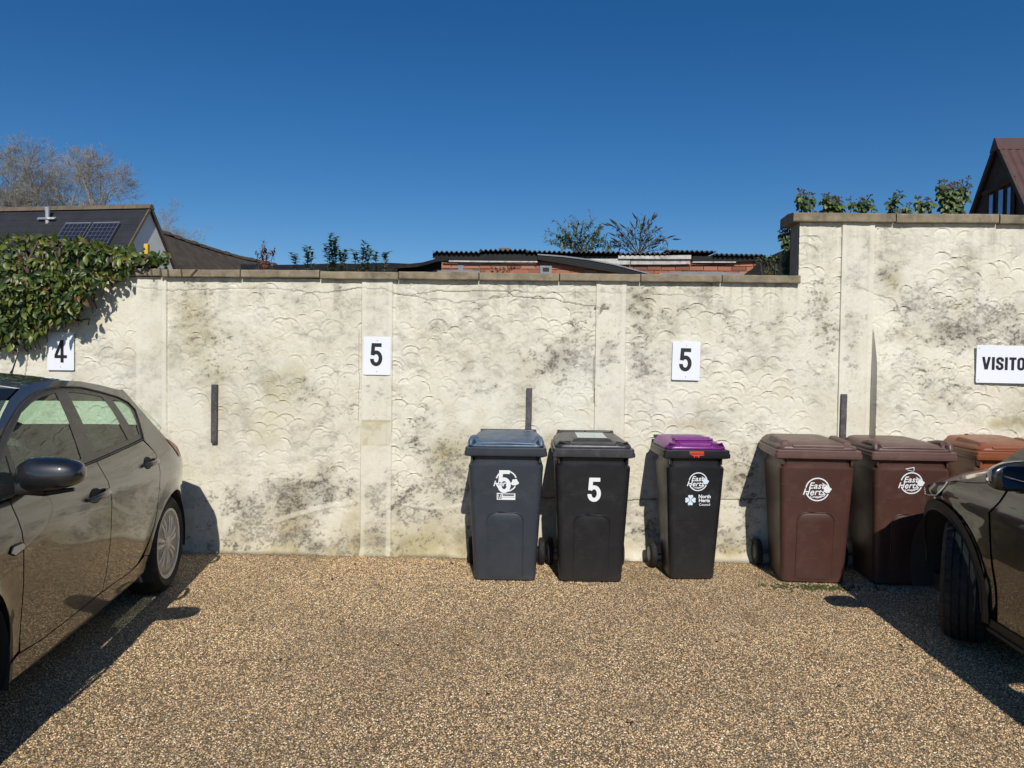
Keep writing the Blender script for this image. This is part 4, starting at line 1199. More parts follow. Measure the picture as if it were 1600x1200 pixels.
door_r = [(.42,1.024),(.63,1.012),(1.04,.994),(1.09,.992),(1.082,.965),(1.032,.885),(1.010,.78),(.997,.70),(.977,.55),(.967,.40),(.982,.310),(.62,.302),(.50,.318),(.43,.36),(.375,.43),(.335,.50),(.298,.60),(.285,.70),(.285,.82),(.30,.93)]
se = [(.27,1.31),(.235,1.265),(.205,1.21),(.15,1.13),(.09,1.05),(.04,1.003)]
quarter = [(.405,1.034),(.335,1.112),(.28,1.197),(.312,1.246),(.41,1.284),(.42,1.335),(.30,1.318)]+se+[(-.09,.955),(-.16,.925),(-.26,.84),(-.35,.72),(-.39,.60),(-.40,.50)]+[(-.36,.49)]+[q for q in ARr if q[1] > .49 and q[0] < 0][::-1]+[q for q in ARr[::-1] if q[0] >= 0][::-1][::-1]
# rebuild quarter arch part in order rear -> front
arc_rf = circ_arc(0, .305, .352, 148, 12, 20)
quarter = [(.405,1.034),(.335,1.112),(.28,1.197),(.312,1.246),(.41,1.284),(.42,1.335),(.30,1.318)]+se+[(-.09,.955),(-.16,.925),(-.26,.84),(-.35,.72),(-.39,.60),(-.40,.50)]+arc_rf+[(.36,.33),(.41,.34),(.365,.43),(.325,.50),(.290,.60),(.277,.70),(.277,.82),(.292,.93),(.41,1.028)]
quarter = quarter[:-1]
wing_arc = circ_arc(2.32, .33, .42, 190, 60, 20)
wing = [(1.912,.958),(1.913,.93),(1.880,.83),(1.860,.72),(1.846,.62),(1.828,.49),(1.808,.38),(1.80,.33),(1.90,.30)]+wing_arc+[(2.62,.72),(2.75,.76),(2.60,.86),(2.30,.93)]
sill = [(.352,.240),(.50,.212),(1.0,.205),(1.6,.208),(1.92,.225),(1.905,.285),(1.79,.312),(1.60,.296),(1.30,.296),(.99,.304),(.62,.296),(.48,.306),(.405,.335),(.352,.320)]
rearb = [(-.40,.49),(-.405,.40),(-.39,.28),(-.36,.25),(-.345,.30)]+circ_arc(0,.305,.352,172,150,4)
rail = dlo[3:12]
roof_edge = [(.42,1.335),(.55,1.357),(.75,1.382),(1.0,1.395),(1.2,1.390),(1.38,1.366),(1.52,1.325),(1.64,1.272),(1.78,1.205),(1.92,1.125),(2.10,1.005)]
rail_poly = [(.41,1.284),(.6,1.322),(.79,1.353),(1.01,1.364),(1.18,1.357),(1.33,1.336),(1.46,1.303),(1.57,1.263),(1.71,1.205),(1.80,1.156),(1.90,1.096),(2.03,.985)]+[(2.10,.985)]+roof_edge[::-1]
C1.panel('front_door', door_f, pg)
C1.panel('rear_door', door_r, pg)
C1.panel('rear_quarter', quarter, pg)
C1.panel('front_wing', wing, pg)
C1.panel('sill', sill, pg)
C1.panel('rear_bumper_corner', rearb, pg)
C1.panel('roof_rail', rail_poly, pg, 0, step=.03)
C1.panel('window_surround', dlo+dlo_low[1:], M['pillar'], -.003, holes=[gF, gR, gQ, gS], step=.03)
for gname, gp in (('front_window', gF), ('rear_window', gR), ('quarter_window', gQ), ('front_quarter_window', gS)):
    C1.panel(gname, gp, M['glass'], -.006)
C1.line('waist_trim', [(.41,1.032),(.63,1.019),(1.04,1.001),(1.25,.994),(1.55,.984),(1.95,.968)], .004, M['trim'], .0)
C1.line('window_trim', [(.40,1.03),(.333,1.114),(.278,1.197),(.312,1.244),(.41,1.282),(.6,1.320),(.79,1.351),(1.01,1.362),(1.18,1.355),(1.33,1.334),(1.46,1.301),(1.57,1.261),(1.71,1.203),(1.80,1.154),(1.90,1.094)], .005, M['trim'], .0)
# dark structure behind the skin gaps
C1.panel('inner_shell', [(-.38,.30),(-.345,.30)]+circ_arc(0,.305,.37,178,2,14)+[(.37,.23),(1.88,.23)]+circ_arc(2.32,.33,.44,190,60,12)+[(2.70,.74),(2.3,.92),(1.95,.955),(1.25,.98),(.63,1.0),(.41,1.01),(.25,.97),(0,.97),(-.2,.85),(-.36,.6)], M['dark_in'], -.022)
# skins across the car
def e1(s, z): return W_L(s, z)
roof_st = []
for s, z in roof_edge[:6]:
    roof_st.append((s, e1(s, z), z, s+.02, z+.050))
C1.top('roof', [(.30, e1(.30,1.318), 1.318, -.06, 1.372)]+roof_st, pg, p=2.2)
ws = []
for s, z in roof_edge[5:]:
    ws.append((s, e1(s, z)-.012, z-.002, s+.10+.10*(1.37-z), z+.05-.03*(1.366-z)))
C1.top('windscreen', ws, M['screen'])
C1.top('bonnet', [(2.12, .74, .985, 2.27, 1.02), (2.35, .80, .945, 2.5, .98), (2.65, .80, .86, 2.85, .905), (2.85, .70, .79, 3.05, .82)], pg)
C1.top('front_bumper', [(2.75, .80, .76, 3.06, .80), (2.80, .82, .62, 3.12, .66), (2.80, .83, .45, 3.16, .45), (2.78, .82, .28, 3.12, .26), (2.74, .78, .20, 3.0, .2)], pg, bow=1)
def back(z, sE, sC): return (sE, e1(sE, z), z, sC, z)
C1.top('tailgate_header', [back(1.31,.265,-.06), back(1.265,.235,-.14), back(1.225,.214,-.205)], pg, p=2.6, bow=1)
C1.top('rear_screen', [back(1.225,.214,-.205), back(1.21,.205,-.23), back(1.13,.15,-.36), back(1.05,.09,-.47)], M['glass'], p=2.6, bow=1)
C1.top('tailgate', [back(1.05,.088,-.47), back(1.003,.04,-.54), back(.925,-.16,-.62), back(.84,-.26,-.66), back(.72,-.35,-.68), back(.60,-.39,-.69)], pg, p=2.6, bow=1)
C1.top('rear_bumper', [back(.60,-.39,-.70), back(.50,-.40,-.745), back(.40,-.405,-.755), back(.28,-.39,-.74), back(.22,-.36,-.70)], pg, p=2.6, bow=1)
C1.panel('tail_lamp', [(.052,1.004),(-.085,.950),(-.155,.920),(-.21,.865),(-.17,.85),(-.08,.905),(.0,.960)], M['red_lens'], .004)
# door handles in their cups
for (h0, h1, nm) in (((1.285,.836),(1.075,.850),'f'), ((.535,.893),(.345,.905),'r')):
    mx_, mz = (h0[0]+h1[0])/2+.02, (h0[1]+h1[1])/2
    cup = [(mx_+.060*math.cos(t), mz+.036*math.sin(t)) for t in [k*math.pi/8 for k in range(16)]]
    C1.panel('handle_cup', cup, M['dark_in'], .0022, step=.02)
    for s in (1, -1):
        n = 8; pts = []
        for k in range(n+1):
            t = k/n; x = h0[0]+(h1[0]-h0[0])*t; z = h0[1]+(h1[1]-h0[1])*t
            pts.append((x, s*(W_L(x, z)+.006+.030*math.sin(math.pi*min(1, t*1.02))**.6), z))
        MB().tube(pts, [.010]+[.0145]*(n-1)+[.011], 10).build('door_handle', M['paint_grey'], hatch, smooth=60)
# side repeater
C1.panel('side_repeater', [(1.965,.765),(1.95,.787),(1.88,.785),(1.862,.772),(1.875,.756),(1.93,.748)], M['lens'], .006, step=.02)
C1.line('repeater_surround', [(1.965,.765),(1.95,.787),(1.88,.785),(1.862,.772),(1.875,.756),(1.93,.748),(1.965,.765)], .003, M['trim'], .004)
# door mirrors
for s in (1, -1):
    def fm(u, v, s=s):
        cu, su = math.cos(u), math.sin(u); cv, sv = math.cos(v), math.sin(v)
        def pw(a, e): return math.copysign(abs(a)**e, a)
        yy = s*(.978+.125*pw(sv, .8)); wid = pw(cv, .62)
        zz = 1.035+.006*sv+.072*wid*pw(su, .8)*(1 if su > 0 else .85)*(1-.18*sv)
        xx = 1.79+.080*wid*pw(cu, .8)*(1.0 if cu > 0 else .55)
        return (xx, yy, zz)
    ellipse_shell(fm, 20, 14).build('door_mirror', M['paint_navy'], hatch, smooth=0)
    b = MB().tube([(1.84, s*.86, .985), (1.81, s*.90, .985), (1.79, s*.95, .985)], [.03, .026, .03], 10)
    b.tube([(1.80, s*.87, .968), (1.79, s*.95, .962), (1.79, s*1.06, .975)], [.010, .014, .008], 10)
    b.build('mirror_arm', M['trim'], hatch, smooth=60)
# aerial, interior
MB().tube([(.13, 0, 1.395), (.10, 0, 1.43), (-.02, 0, 1.62)], [.012, .005, .002], 8).build('aerial', M['trim'], hatch, smooth=50)
MB().box(-.35, 2.9, -.74, .74, .17, .27).build('floor_pan', M['dark_in'], hatch)
MB().box(-.30, .25, -.68, .68, .27, .93).build('boot_liner', M['dark_in'], hatch)
MB().box(1.85, 2.25, -.76, .76, .30, .95).build('dashboard', M['dark_in'], hatch, bevel=.04)
for s in (1, -1):
    for xs, hr in ((1.15, .14), (.45, .05)):
        b = MB()
        b.loft([[(xs-.05,s*.16,.5),(xs+.10,s*.16,.5),(xs+.10,s*.60,.5),(xs-.05,s*.60,.5)], [(xs-.20,s*.18,1.02),(xs-.08,s*.18,1.02),(xs-.08,s*.58,1.02),(xs-.20,s*.58,1.02)], [(xs-.22,s*.28,1.04),(xs-.13,s*.28,1.04),(xs-.13,s*.48,1.04),(xs-.22,s*.48,1.04)], [(xs-.24,s*.30,1.04+hr),(xs-.16,s*.30,1.04+hr),(xs-.16,s*.46,1.04+hr),(xs-.24,s*.46,1.04+hr)]])
        b.build('seat', M['seat'], hatch, bevel=.03)
wheel_well(C1, 0, .305, .356, .885, M['dark_in']); wheel_well(C1, 2.32, .33, .424, .885, M['dark_in'])
for s in (1, -1):
    make_wheel(hatch, 0, s*(.88-.105), s, .312, .222, .20, 7)
    make_wheel(hatch, 2.32, s*(.88-.105), s, .312, .222, .20, 7)
for yy in (-.1,):
    MB().box(-.78, -.735, -.26, .26, .60, .71).build('number_plate', M['yellow'], hatch, bevel=.003)

# ---- dark car facing the wall (origin under its front axle)
TR = rad(2)
fR = Vector((math.sin(TR), math.cos(TR), 0)); lR = Vector((-fR.y, fR.x, 0))
dpos = Vector((2.32, -1.5, 0))-lR*.90
dark = empty('dark_car', dpos, math.atan2(fR.y, fR.x), 'glossy dark brown car nosed up to the brown bins with its wheel turned', 'car')
_WRz = smooth_table([(.12,.84),(.25,.862),(.35,.885),(.5,.897),(.7,.905),(.80,.905),(.86,.885),(.95,.868),(1.05,.83),(1.3,.70),(1.5,.58)], .1, 1.55, 150, 8)
def W_R(s, z):
    w = _WRz(z)
    w += .012*math.exp(-((z-.80)/.03)**2)-.010*math.exp(-((z-.40)/.09)**2)
    if s > -.12: w -= .26*((s+.12)/.72)**2.2
    if s < -2.5: w -= .2*((s+2.5)/1.0)**2
    return w
C2 = Car(dark, W_R)
pd = M['paint_dark']
aO = circ_arc(0, .345, .428, 196, -8, 26); aI = circ_arc(0, .345, .372, 200, -10, 26)
C2.panel('arch_cladding', aO+aI[::-1], M['clad'], .012, step=.04)
C2.line('arch_lip', aI[1:-1], .006, M['clad'], .012)
dsh = [(-.52,.955),(-.53,.923),(-.465,.80),(-.455,.735),(-.465,.60),(-.485,.476),(-.482,.35),(-.465,.262)]
wingR = [(-.512,.958),(-.522,.923),(-.457,.80),(-.447,.735),(-.457,.60),(-.470,.48),(-.470,.35)]+circ_arc(0,.345,.430,190,30,24)+[(.42,.60),(.42,.70),(.25,.755),(.02,.790),(-.035,.884),(-.12,.897),(-.25,.911),(-.40,.935)]
C2.panel('front_wing', wingR, pd)
C2.panel('front_door', [(-.532,.958),(-.540,.923),(-.473,.80),(-.463,.735),(-.473,.60),(-.493,.476),(-.490,.35),(-.473,.262),(-.9,.250),(-1.42,.250),(-1.46,.30),(-1.48,.6),(-1.47,.9),(-1.46,.985),(-1.0,.972)], pd)
C2.panel('rear_door', [(-1.468,.985),(-1.478,.9),(-1.488,.6),(-1.468,.30),(-1.43,.250),(-1.95,.25),(-2.12,.42),(-2.25,.62),(-2.32,.80),(-2.30,1.0)], pd)
C2.panel('rear_quarter', [(-2.31,1.0),(-2.33,.80),(-2.26,.62),(-2.13,.42)]+circ_arc(-2.58,.345,.44,10,160,16)+[(-3.15,.5),(-3.2,.9),(-3.0,1.0)], pd)
C2.panel('sill_cladding', [(-.42,.258),(-.40,.200),(-.9,.178),(-1.6,.178),(-2.10,.20),(-2.13,.258),(-1.5,.244),(-.9,.244)], M['clad'], .006)
C2.line('sill_edge', [(-.40,.200),(-.9,.180),(-1.6,.180),(-2.10,.20)], .012, M['clad'], .01)
C2.panel('inner_shell', circ_arc(0,.345,.46,190,35,14)+[(.38,.62),(.36,.70),(.0,.78),(-.05,.87),(-.5,.92),(-2.6,.96),(-3.1,.85),(-3.1,.6)]+circ_arc(-2.58,.345,.46,160,10,12)+[(-2.1,.24),(-.47,.24)], M['dark_in'], -.022)
C2.panel('headlamp', [(-.030,.884),(.022,.795),(.16,.772),(.30,.755),(.40,.74),(.30,.80),(.16,.845)], M['lamp_dark'], .003, step=.03)
C2.line('headlamp_edge', [(-.028,.880),(.022,.797),(.16,.774),(.30,.757)], .004, M['lens'], .006)
C2.panel('bumper_corner', [(.42,.595),(.42,.30),(.40,.24),(.445,.24)][:0]+circ_arc(0,.345,.442,28,-6,6)+[(.44,.26),(.52,.26),(.56,.45),(.52,.62),(.44,.70),(.425,.62)], pd)
# glasshouse
dloR = [(-.62,.985),(-.60,1.03),(-.68,1.10),(-.80,1.19),(-.95,1.28),(-1.15,1.355),(-1.5,1.40),(-1.9,1.40),(-2.3,1.35),(-2.6,1.26),(-2.75,1.15),(-2.6,1.03),(-1.46,.998),(-1.0,.985)]
g1 = [(-.66,1.005),(-.80,1.155),(-.97,1.262),(-1.15,1.33),(-1.40,1.365),(-1.42,1.018)]
g2 = [(-1.52,1.022),(-1.50,1.372),(-1.9,1.372),(-2.20,1.325),(-2.25,1.035)]
C2.panel('window_surround', dloR, M['pillar'], -.003, holes=[g1, g2])
C2.panel('front_window', g1, M['glass'], -.006); C2.panel('rear_window', g2, M['glass'], -.006)
ape = [(-.36,1.005),(-.50,1.125),(-.66,1.235),(-.83,1.33),(-1.02,1.40),(-1.2,1.435),(-1.6,1.455),(-2.0,1.445),(-2.4,1.39),(-2.75,1.28),(-2.95,1.12),(-3.0,1.0)]
C2.panel('roof_rail', [(-.36,1.005)]+ape[1:-1]+[(-2.95,1.02),(-2.62,1.02),(-2.76,1.15),(-2.61,1.265),(-2.3,1.356),(-1.9,1.406),(-1.5,1.406),(-1.15,1.361),(-.95,1.286),(-.80,1.196),(-.68,1.106),(-.595,1.03),(-.615,.975),(-.52,.962)], pd, step=.04)
def e2(s, z): return W_R(s, z)
C2.top('roof', [(s, e2(s, z), z, s+.03, z+.045) for s, z in ape[4:9]], pd, p=2.2)
C2.top('windscreen', [(s, e2(s, z)-.012, z-.002, s+.16+.1*(1.4-z), z+.05) for s, z in ape[:5]], M['screen'])
C2.top('bonnet', [(-.38, e2(-.38,.985)-.01, .985, -.24, 1.045), (-.25, e2(-.25,.935)-.004, .935, -.05, 1.03), (-.12, e2(-.12,.905)-.004, .905, .15, 1.00), (.02, e2(.02,.875)-.004, .872, .38, .945), (.16, e2(.16,.85)-.002, .848, .52, .90), (.30, e2(.30,.80)-.002, .803, .60, .84), (.42, e2(.42,.74)-.002, .742, .64, .78)], pd, p=2.3)
C2.panel('wing_top', [(-.505,.962),(-.40,.940),(-.25,.915),(-.12,.900),(-.035,.888),(.02,.874),(-.12,.907),(-.25,.937),(-.37,.99)], pd, .0, step=.03)
C2.top('front_bumper', [(.43, e2(.43,.73), .73, .66, .76), (.50, e2(.50,.62), .62, .74, .62), (.55, e2(.55,.45), .45, .78, .45), (.52, e2(.52,.28), .27, .76, .27), (.44, e2(.44,.2), .2, .68, .2)], pd, bow=1)
def back2(z, sE, sC): return (sE, e2(sE, z), z, sC, z)
C2.top('tailgate', [(-2.4, e2(-2.4,1.39), 1.39, -2.55, 1.43), (-2.75, e2(-2.75,1.28), 1.28, -3.0, 1.30), (-3.0, e2(-3.0,1.0), 1.0, -3.3, 1.0), (-3.15, e2(-3.15,.8), .8, -3.4, .8), (-3.15, e2(-3.15,.5), .5, -3.42, .5), (-3.1, e2(-3.1,.25), .25, -3.36, .25)], pd, bow=1)
for s in (1, -1):
    def fm(u, v, s=s):
        cu, su = math.cos(u), math.sin(u); cv, sv = math.cos(v), math.sin(v)
        def pw(a, e): return math.copysign(abs(a)**e, a)
        wid = pw(cv, .55)
        yy = s*(.978+.112*pw(sv, .8)); zz = 1.022-.010*sv+.068*wid*pw(su, .75)*(1-.12*sv)
        xx = -.75+.012*sv*-1+(.085 if cu > 0 else .022)*wid*pw(cu, .8)
        return (xx, yy, zz)
    mo = ellipse_shell(fm, 22, 14).build('door_mirror', pd, dark, smooth=0)
    pl = [(p[0], p[1]) for p in rrect(.175, .104, .03, n=4)]
    MB().prism(pl, lambda a, b: (-.7705, s*(.966+a), 1.021+b), lambda a, b: (-.778, s*(.966+a), 1.021+b)).build('mirror_glass', M['mirror'], mo, bevel=.002)
    b = MB().tube([(-.735, s*1.02, 1.000), (-.72, s*1.065, 1.003), (-.745, s*1.093, 1.008)], [.010, .013, .008], 8); b.build('indicator', M['lens'], mo, smooth=50)
    MB().tube([(-.73, s*.86, .955), (-.73, s*.90, .965), (-.73, s*.95, .972)], [.03, .026, .03], 10).build('mirror_arm', M['trim'], dark, smooth=60)
C2.line('window_trim', [(-.60,.972),(-1.0,.978),(-1.46,.991),(-2.6,1.02)], .006, M['trim'], .0)
MB().box(-3.1, .45, -.74, .74, .17, .27).build('floor_pan', M['dark_in'], dark)
MB().box(-.42, .40, -.50, .50, .27, .84).build('engine_bay', M['dark_in'], dark)
MB().box(-.85, -.42, -.74, .74, .30, .93).build('dashboard', M['dark_in'], dark, bevel=.04)
MB().box(-3.0, -2.4, -.68, .68, .30, .90).build('boot_liner', M['dark_in'], dark)
for s in (1, -1):
    for xs in (-1.35, -2.15):
        b = MB()
        b.loft([[(xs-.05,s*.16,.5),(xs+.10,s*.16,.5),(xs+.10,s*.60,.5),(xs-.05,s*.60,.5)], [(xs-.20,s*.18,1.04),(xs-.08,s*.18,1.04),(xs-.08,s*.58,1.04),(xs-.20,s*.58,1.04)], [(xs-.24,s*.28,1.20),(xs-.16,s*.28,1.20),(xs-.16,s*.48,1.20),(xs-.24,s*.48,1.20)]])
        b.build('seat', M['seat'], dark, bevel=.03)
wheel_well(C2, 0, .345, .376, .88, M['dark_in']); wheel_well(C2, -2.58, .345, .44, .88, M['dark_in'])
for s in (1, -1):
    make_wheel(dark, 0, s*.745, s, .338, .225, .205, 5, steer=rad(-32), tread=True, style='single')
    make_wheel(dark, -2.58, s*.775, s, .338, .225, .22, 5, style='single')

# ------------------------------------------------------------------ houses beyond the wall
# slate-roofed house; gable end turned to the right
HY = 16.0
ap = at(232, 322, HY)
HROT = rad(-7)
hs = empty('slate_roof_house', (ap.x, HY, 0), HROT, 'house with dark slate roof and pale gable behind the ivy', 'house')
aw_, az_, run, eav = 0.0, ap.z, 1.95, ap.z-1.95*1.36
LEN = 15.0
def slope(sgn, dz0=0.0, th=.10):
    b = MB(); n = 14
    ye = sgn*run*1.06; ze = az_-run*1.06*1.36
    b.add([(-LEN, 0, az_), (.10, 0, az_), (.10, ye, ze), (-LEN, ye, ze), (-LEN, 0, az_-th), (.10, 0, az_-th), (.10, ye, ze-th), (-LEN, ye, ze-th)],
          [(0,1,2,3), (4,7,6,5), (0,4,5,1), (1,5,6,2), (2,6,7,3), (3,7,4,0)])
    return b
rf = slope(-1).build('roof', M['slate'], hs)
# slate courses
for k in range(1, 13):
    t = k/13.0
    y0 = -run*1.06*t; z0 = az_-run*1.06*1.36*t
    MB().box(-LEN+.02, .095, y0-.006, y0+.03, z0-.004, z0+.014).build('slate_course', M['slate'], rf)
slope(1).build('roof', M['slate'], hs)
MB().add([(0, -run, eav), (0, run, eav), (0, 0, az_-.06), (0, -run, 0), (0, run, 0)], [(0,1,2), (3,4,1,0)]).build('gable_wall', M['gable_white'], hs, fixn=False)
MB().box(-LEN, -.01, -run, run, 0, eav).build('wall', M['gable_white'], hs)
b = MB()
for k in range(34):
    x0 = .12-.45*k
    b.loft([[(x0, -.13, az_-.09), (x0, -.07, az_+.02), (x0, 0, az_+.06), (x0, .07, az_+.02), (x0, .13, az_-.09)], [(x0-.44, -.13, az_-.09), (x0-.44, -.07, az_+.02), (x0-.44, 0, az_+.06), (x0-.44, .07, az_+.02), (x0-.44, .13, az_-.09)]])
b.build('ridge_tiles', M['ridge'], hs, smooth=50)
for sg in (-1, 1):
    MB().loft([[(.07, 0, az_+.03), (.11, 0, az_+.03), (.11, 0, az_-.10), (.07, 0, az_-.10)], [(.07, sg*run*1.07, az_-run*1.07*1.36+.03), (.11, sg*run*1.07, az_-run*1.07*1.36+.03), (.11, sg*run*1.07, az_-run*1.07*1.36-.10), (.07, sg*run*1.07, az_-run*1.07*1.36-.10)]]).build('bargeboard', M['ridge'], hs)
vp = at(62, 340, HY-.35)
MB().tube([(vp.x-ap.x, -.35, az_-.75), (vp.x-ap.x, -.35, az_-.22), (vp.x-ap.x, -.35, az_-.05)], [.065, .065, .085], 10).build('vent_pipe', M['alu'], hs, smooth=40)
MB().loft([[(vp.x-ap.x-.3, -.36, az_-.385), (vp.x-ap.x+.3, -.36, az_-.385), (vp.x-ap.x+.3, -.42, az_-.44), (vp.x-ap.x-.3, -.42, az_-.44)], [(vp.x-ap.x-.3, -.375, az_-.36), (vp.x-ap.x+.3, -.375, az_-.36), (vp.x-ap.x+.3, -.435, az_-.42), (vp.x-ap.x-.3, -.435, az_-.42)]]).build('flashing', M['alu'], hs)
# two solar panels on the front slope
for pi, (pa, pb, lab) in enumerate((((95, 352), (141, 352), 'solar panel on the slate roof, farther from the gable'), ((143, 352), (190, 352), 'solar panel on the slate roof, next to the gable'))):
    t = .27
    yy = HY-run*t
    q0 = at(pa[0], pa[1], yy); q1 = at(pb[0], pb[1], yy)
    sp = empty('solar_panel', (q0.x, yy, az_-run*t*1.36+.12), 0, lab, 'solar panel', 'solar panels on the slate roof')
    sp.matrix_world = Matrix.Translation((ap.x, HY, 0)) @ Matrix.Rotation(HROT, 4, 'Z') @ Matrix.Translation((q0.x-ap.x, -run*t, az_-run*t*1.36+.12)) @ Matrix.Rotation(math.atan(1.36), 4, 'X')
    w = q1.x-q0.x-.03; hgt = 1.7
    MB().box(0, w, -hgt, 0, -.04, -.004).build('backing', M['fascia'], sp)
    fb = MB(); t_ = .03
    fb.box(0, w, -t_, 0, -.05, .012); fb.box(0, w, -hgt, -hgt+t_, -.05, .012); fb.box(0, t_, -hgt+t_+.001, -t_-.001, -.05, .012); fb.box(w-t_, w, -hgt+t_+.001, -t_-.001, -.05, .012)
    fb.build('frame', M['grid'], sp)
    MB().box(0, w, .001, .02, -.03, .016).build('top_edge', M['alu'], sp)
    nx_, ny_ = 6, 10
    for i in range(nx_):
        for j in range(ny_):
            cw = (w-2*t_)/nx_; ch = (hgt-2*t_)/ny_
            MB().box(t_+cw*i+.010, t_+cw*(i+1)-.010, -t_-ch*(j+1)+.010, -t_-ch*j-.010, -.003, .003).build('cell', M['solar'], sp, fixn=False)
    lb = MB()
    lb.box(t_+.001, w-t_-.001, -hgt+t_+.001, -t_-.001, -.0035, -.0005); lb.build('cell_grid', M['grid'], sp)
# brown-tiled wing behind it, ridge running away
p0 = at(250, 361, 20.0); p1 = at(432, 413, 27.0)
bw_ = empty('brown_roof_house', (p0.x, 20, 0), 0, 'house with long weathered brown roof right of the pale gable', 'house')
zr_ = p0.z
p1z = p1.z
d1 = (p1.x-p0.x)
b = MB()
sag = lambda t: -.12*math.sin(math.pi*max(0, t))
rows = []
nn = 16
for k in range(-8, nn+1):
    t = k/nn
    xx = d1*t; yy = 7.0*t; zz = zr_+(p1z-zr_)*t+sag(t)
    rows.append([(xx+2.8, yy+.3, zz-2.9), (xx+1.4, yy+.15, zz-1.42), (xx, yy, zz), (xx-2.8, yy-.3, zz-2.9)])
b.loft(rows, False, False, closed=False)
rfb = b.build('roof', M['roof_brown'], bw_, smooth=30)
rr = random.Random(8)
for k in range(26):
    t0 = k/26
    xx = d1*t0; yy = 7*t0; zz = zr_+(p1z-zr_)*t0+sag(t0)
    j = rr.uniform(-.02, .02)
    MB().loft([[(xx-.14, yy, zz-.08+j), (xx, yy, zz+.06+j), (xx+.14, yy, zz-.08+j)], [(xx-.14+d1/26*.95, yy+7/26*.95, zz-.08+j+(p1z-zr_)/26), (xx+d1/26*.95, yy+7/26*.95, zz+.06+j+(p1z-zr_)/26), (xx+.14+d1/26*.95, yy+7/26*.95, zz-.08+j+(p1z-zr_)/26)]]).build('ridge_tile', M['roof_brown'], rfb)
MB().box(-2.5, 2.5, .3, 7, 0, zr_-2.9).build('wall', M['gable_white'], bw_)
# dark gabled building at the right
RY = 12.5
ra = at(1563, 222, RY)
dg_ = empty('dark_gable_house', (ra.x, RY, 0), 0, 'dark boarded gable with tall windows and maroon sheet roof', 'house')
rp = 1.66; run2 = 2.3; zt2 = ra.z
MB().add([(0, -run2, zt2-run2*rp), (0, run2, zt2-run2*rp), (0, 0, zt2-.04), (0, -run2, 0), (0, run2, 0)], [(0,2,1), (3,0,1,4)]).build('gable_wall', M['dark_wood'], dg_, fixn=False)
for sg in (-1, 1):
    b = MB(); L2 = 9.0; pitch = .19; nseg = int(L2/pitch*4)
    rows = []
    for k in range(nseg+1):
        x = -.08+L2*k/nseg; o = .022*math.sin(2*math.pi*(x)/pitch)
        rows.append([(x, sg*.0, zt2+.04+o), (x, sg*run2*1.08, zt2-run2*1.08*rp+.04+o), (x, sg*run2*1.08, zt2-run2*1.08*rp+.02+o), (x, 0, zt2+.02+o)])
    b.loft(rows); b.build('roof', M['maroon'], dg_, smooth=30)
    MB().loft([[(-.13, 0, zt2+.06), (-.07, 0, zt2+.06), (-.07, 0, zt2-.12), (-.13, 0, zt2-.12)], [(-.13, sg*run2*1.09, zt2-run2*1.09*rp+.06), (-.07, sg*run2*1.09, zt2-run2*1.09*rp+.06), (-.07, sg*run2*1.09, zt2-run2*1.09*rp-.12), (-.13, sg*run2*1.09, zt2-run2*1.09*rp-.12)]]).build('bargeboard', M['dark_wood'], dg_)
b = MB().loft([[(-.15, -.17, zt2-.22), (-.15, -.02, zt2+.10), (-.15, .02, zt2+.10), (-.15, .17, zt2-.22)], [(9, -.17, zt2-.22), (9, -.02, zt2+.10), (9, .02, zt2+.10), (9, .17, zt2-.22)]])
b.build('ridge_cap', M['maroon'], dg_)
MB().box(.05, 9, -run2+.05, run2-.05, 0, zt2-run2*rp).build('wall', M['dark_wood'], dg_)
def gpt(px, py):           # point on the gable plane seen at px,py -> local (y, z)
    r = ray(px, py); X = ra.x-.03; t = (X-CAM[0])/r[0]; P = CAM+r*t; return P[1]-RY, P[2]
for k, (xa, xb, ytop, ybot) in enumerate(((1544.5, 1551.5, 303, 336), (1559, 1567.5, 295, 336), (1573, 1580, 291, 336))):
    (ya, za), (yb, zb) = gpt(xa-1, ytop+2), gpt(xb+1, ytop-1)
    zl = gpt(xa, ybot)[1]-.5
    wn_ = MB(); f_ = .07
    wn_.add([(-.02, ya, zl), (-.02, yb, zl), (-.02, yb, zb), (-.02, ya, za)], [(0,1,2,3)])
    wo2 = wn_.build('window', M['pane'], dg_, fixn=False)
    fr_ = MB()
    for (u0, v0), (u1, v1) in (((ya, zl), (ya, za)), ((yb, zl), (yb, zb)), ((ya, za), (yb, zb))):
        fr_.tube([(-.03, u0, v0), (-.03, u1, v1)], .018, 4)
    fr_.build('window_frame', M['dark_wood'], wo2)
(ya, za), (yb, zb) = gpt(1538, 303), gpt(1583, 281)
MB().tube([(-.06, ya, za), (-.06, yb, zb)], .06, 4).build('window_head', M['dark_wood'], dg_)
ye_, ze_ = gpt(1585, 276)
MB().tube([(-.05, ye_, ze_), (-.05, ye_, ze_-3)], .06, 4).build('corner_post', M['dark_wood'], dg_)

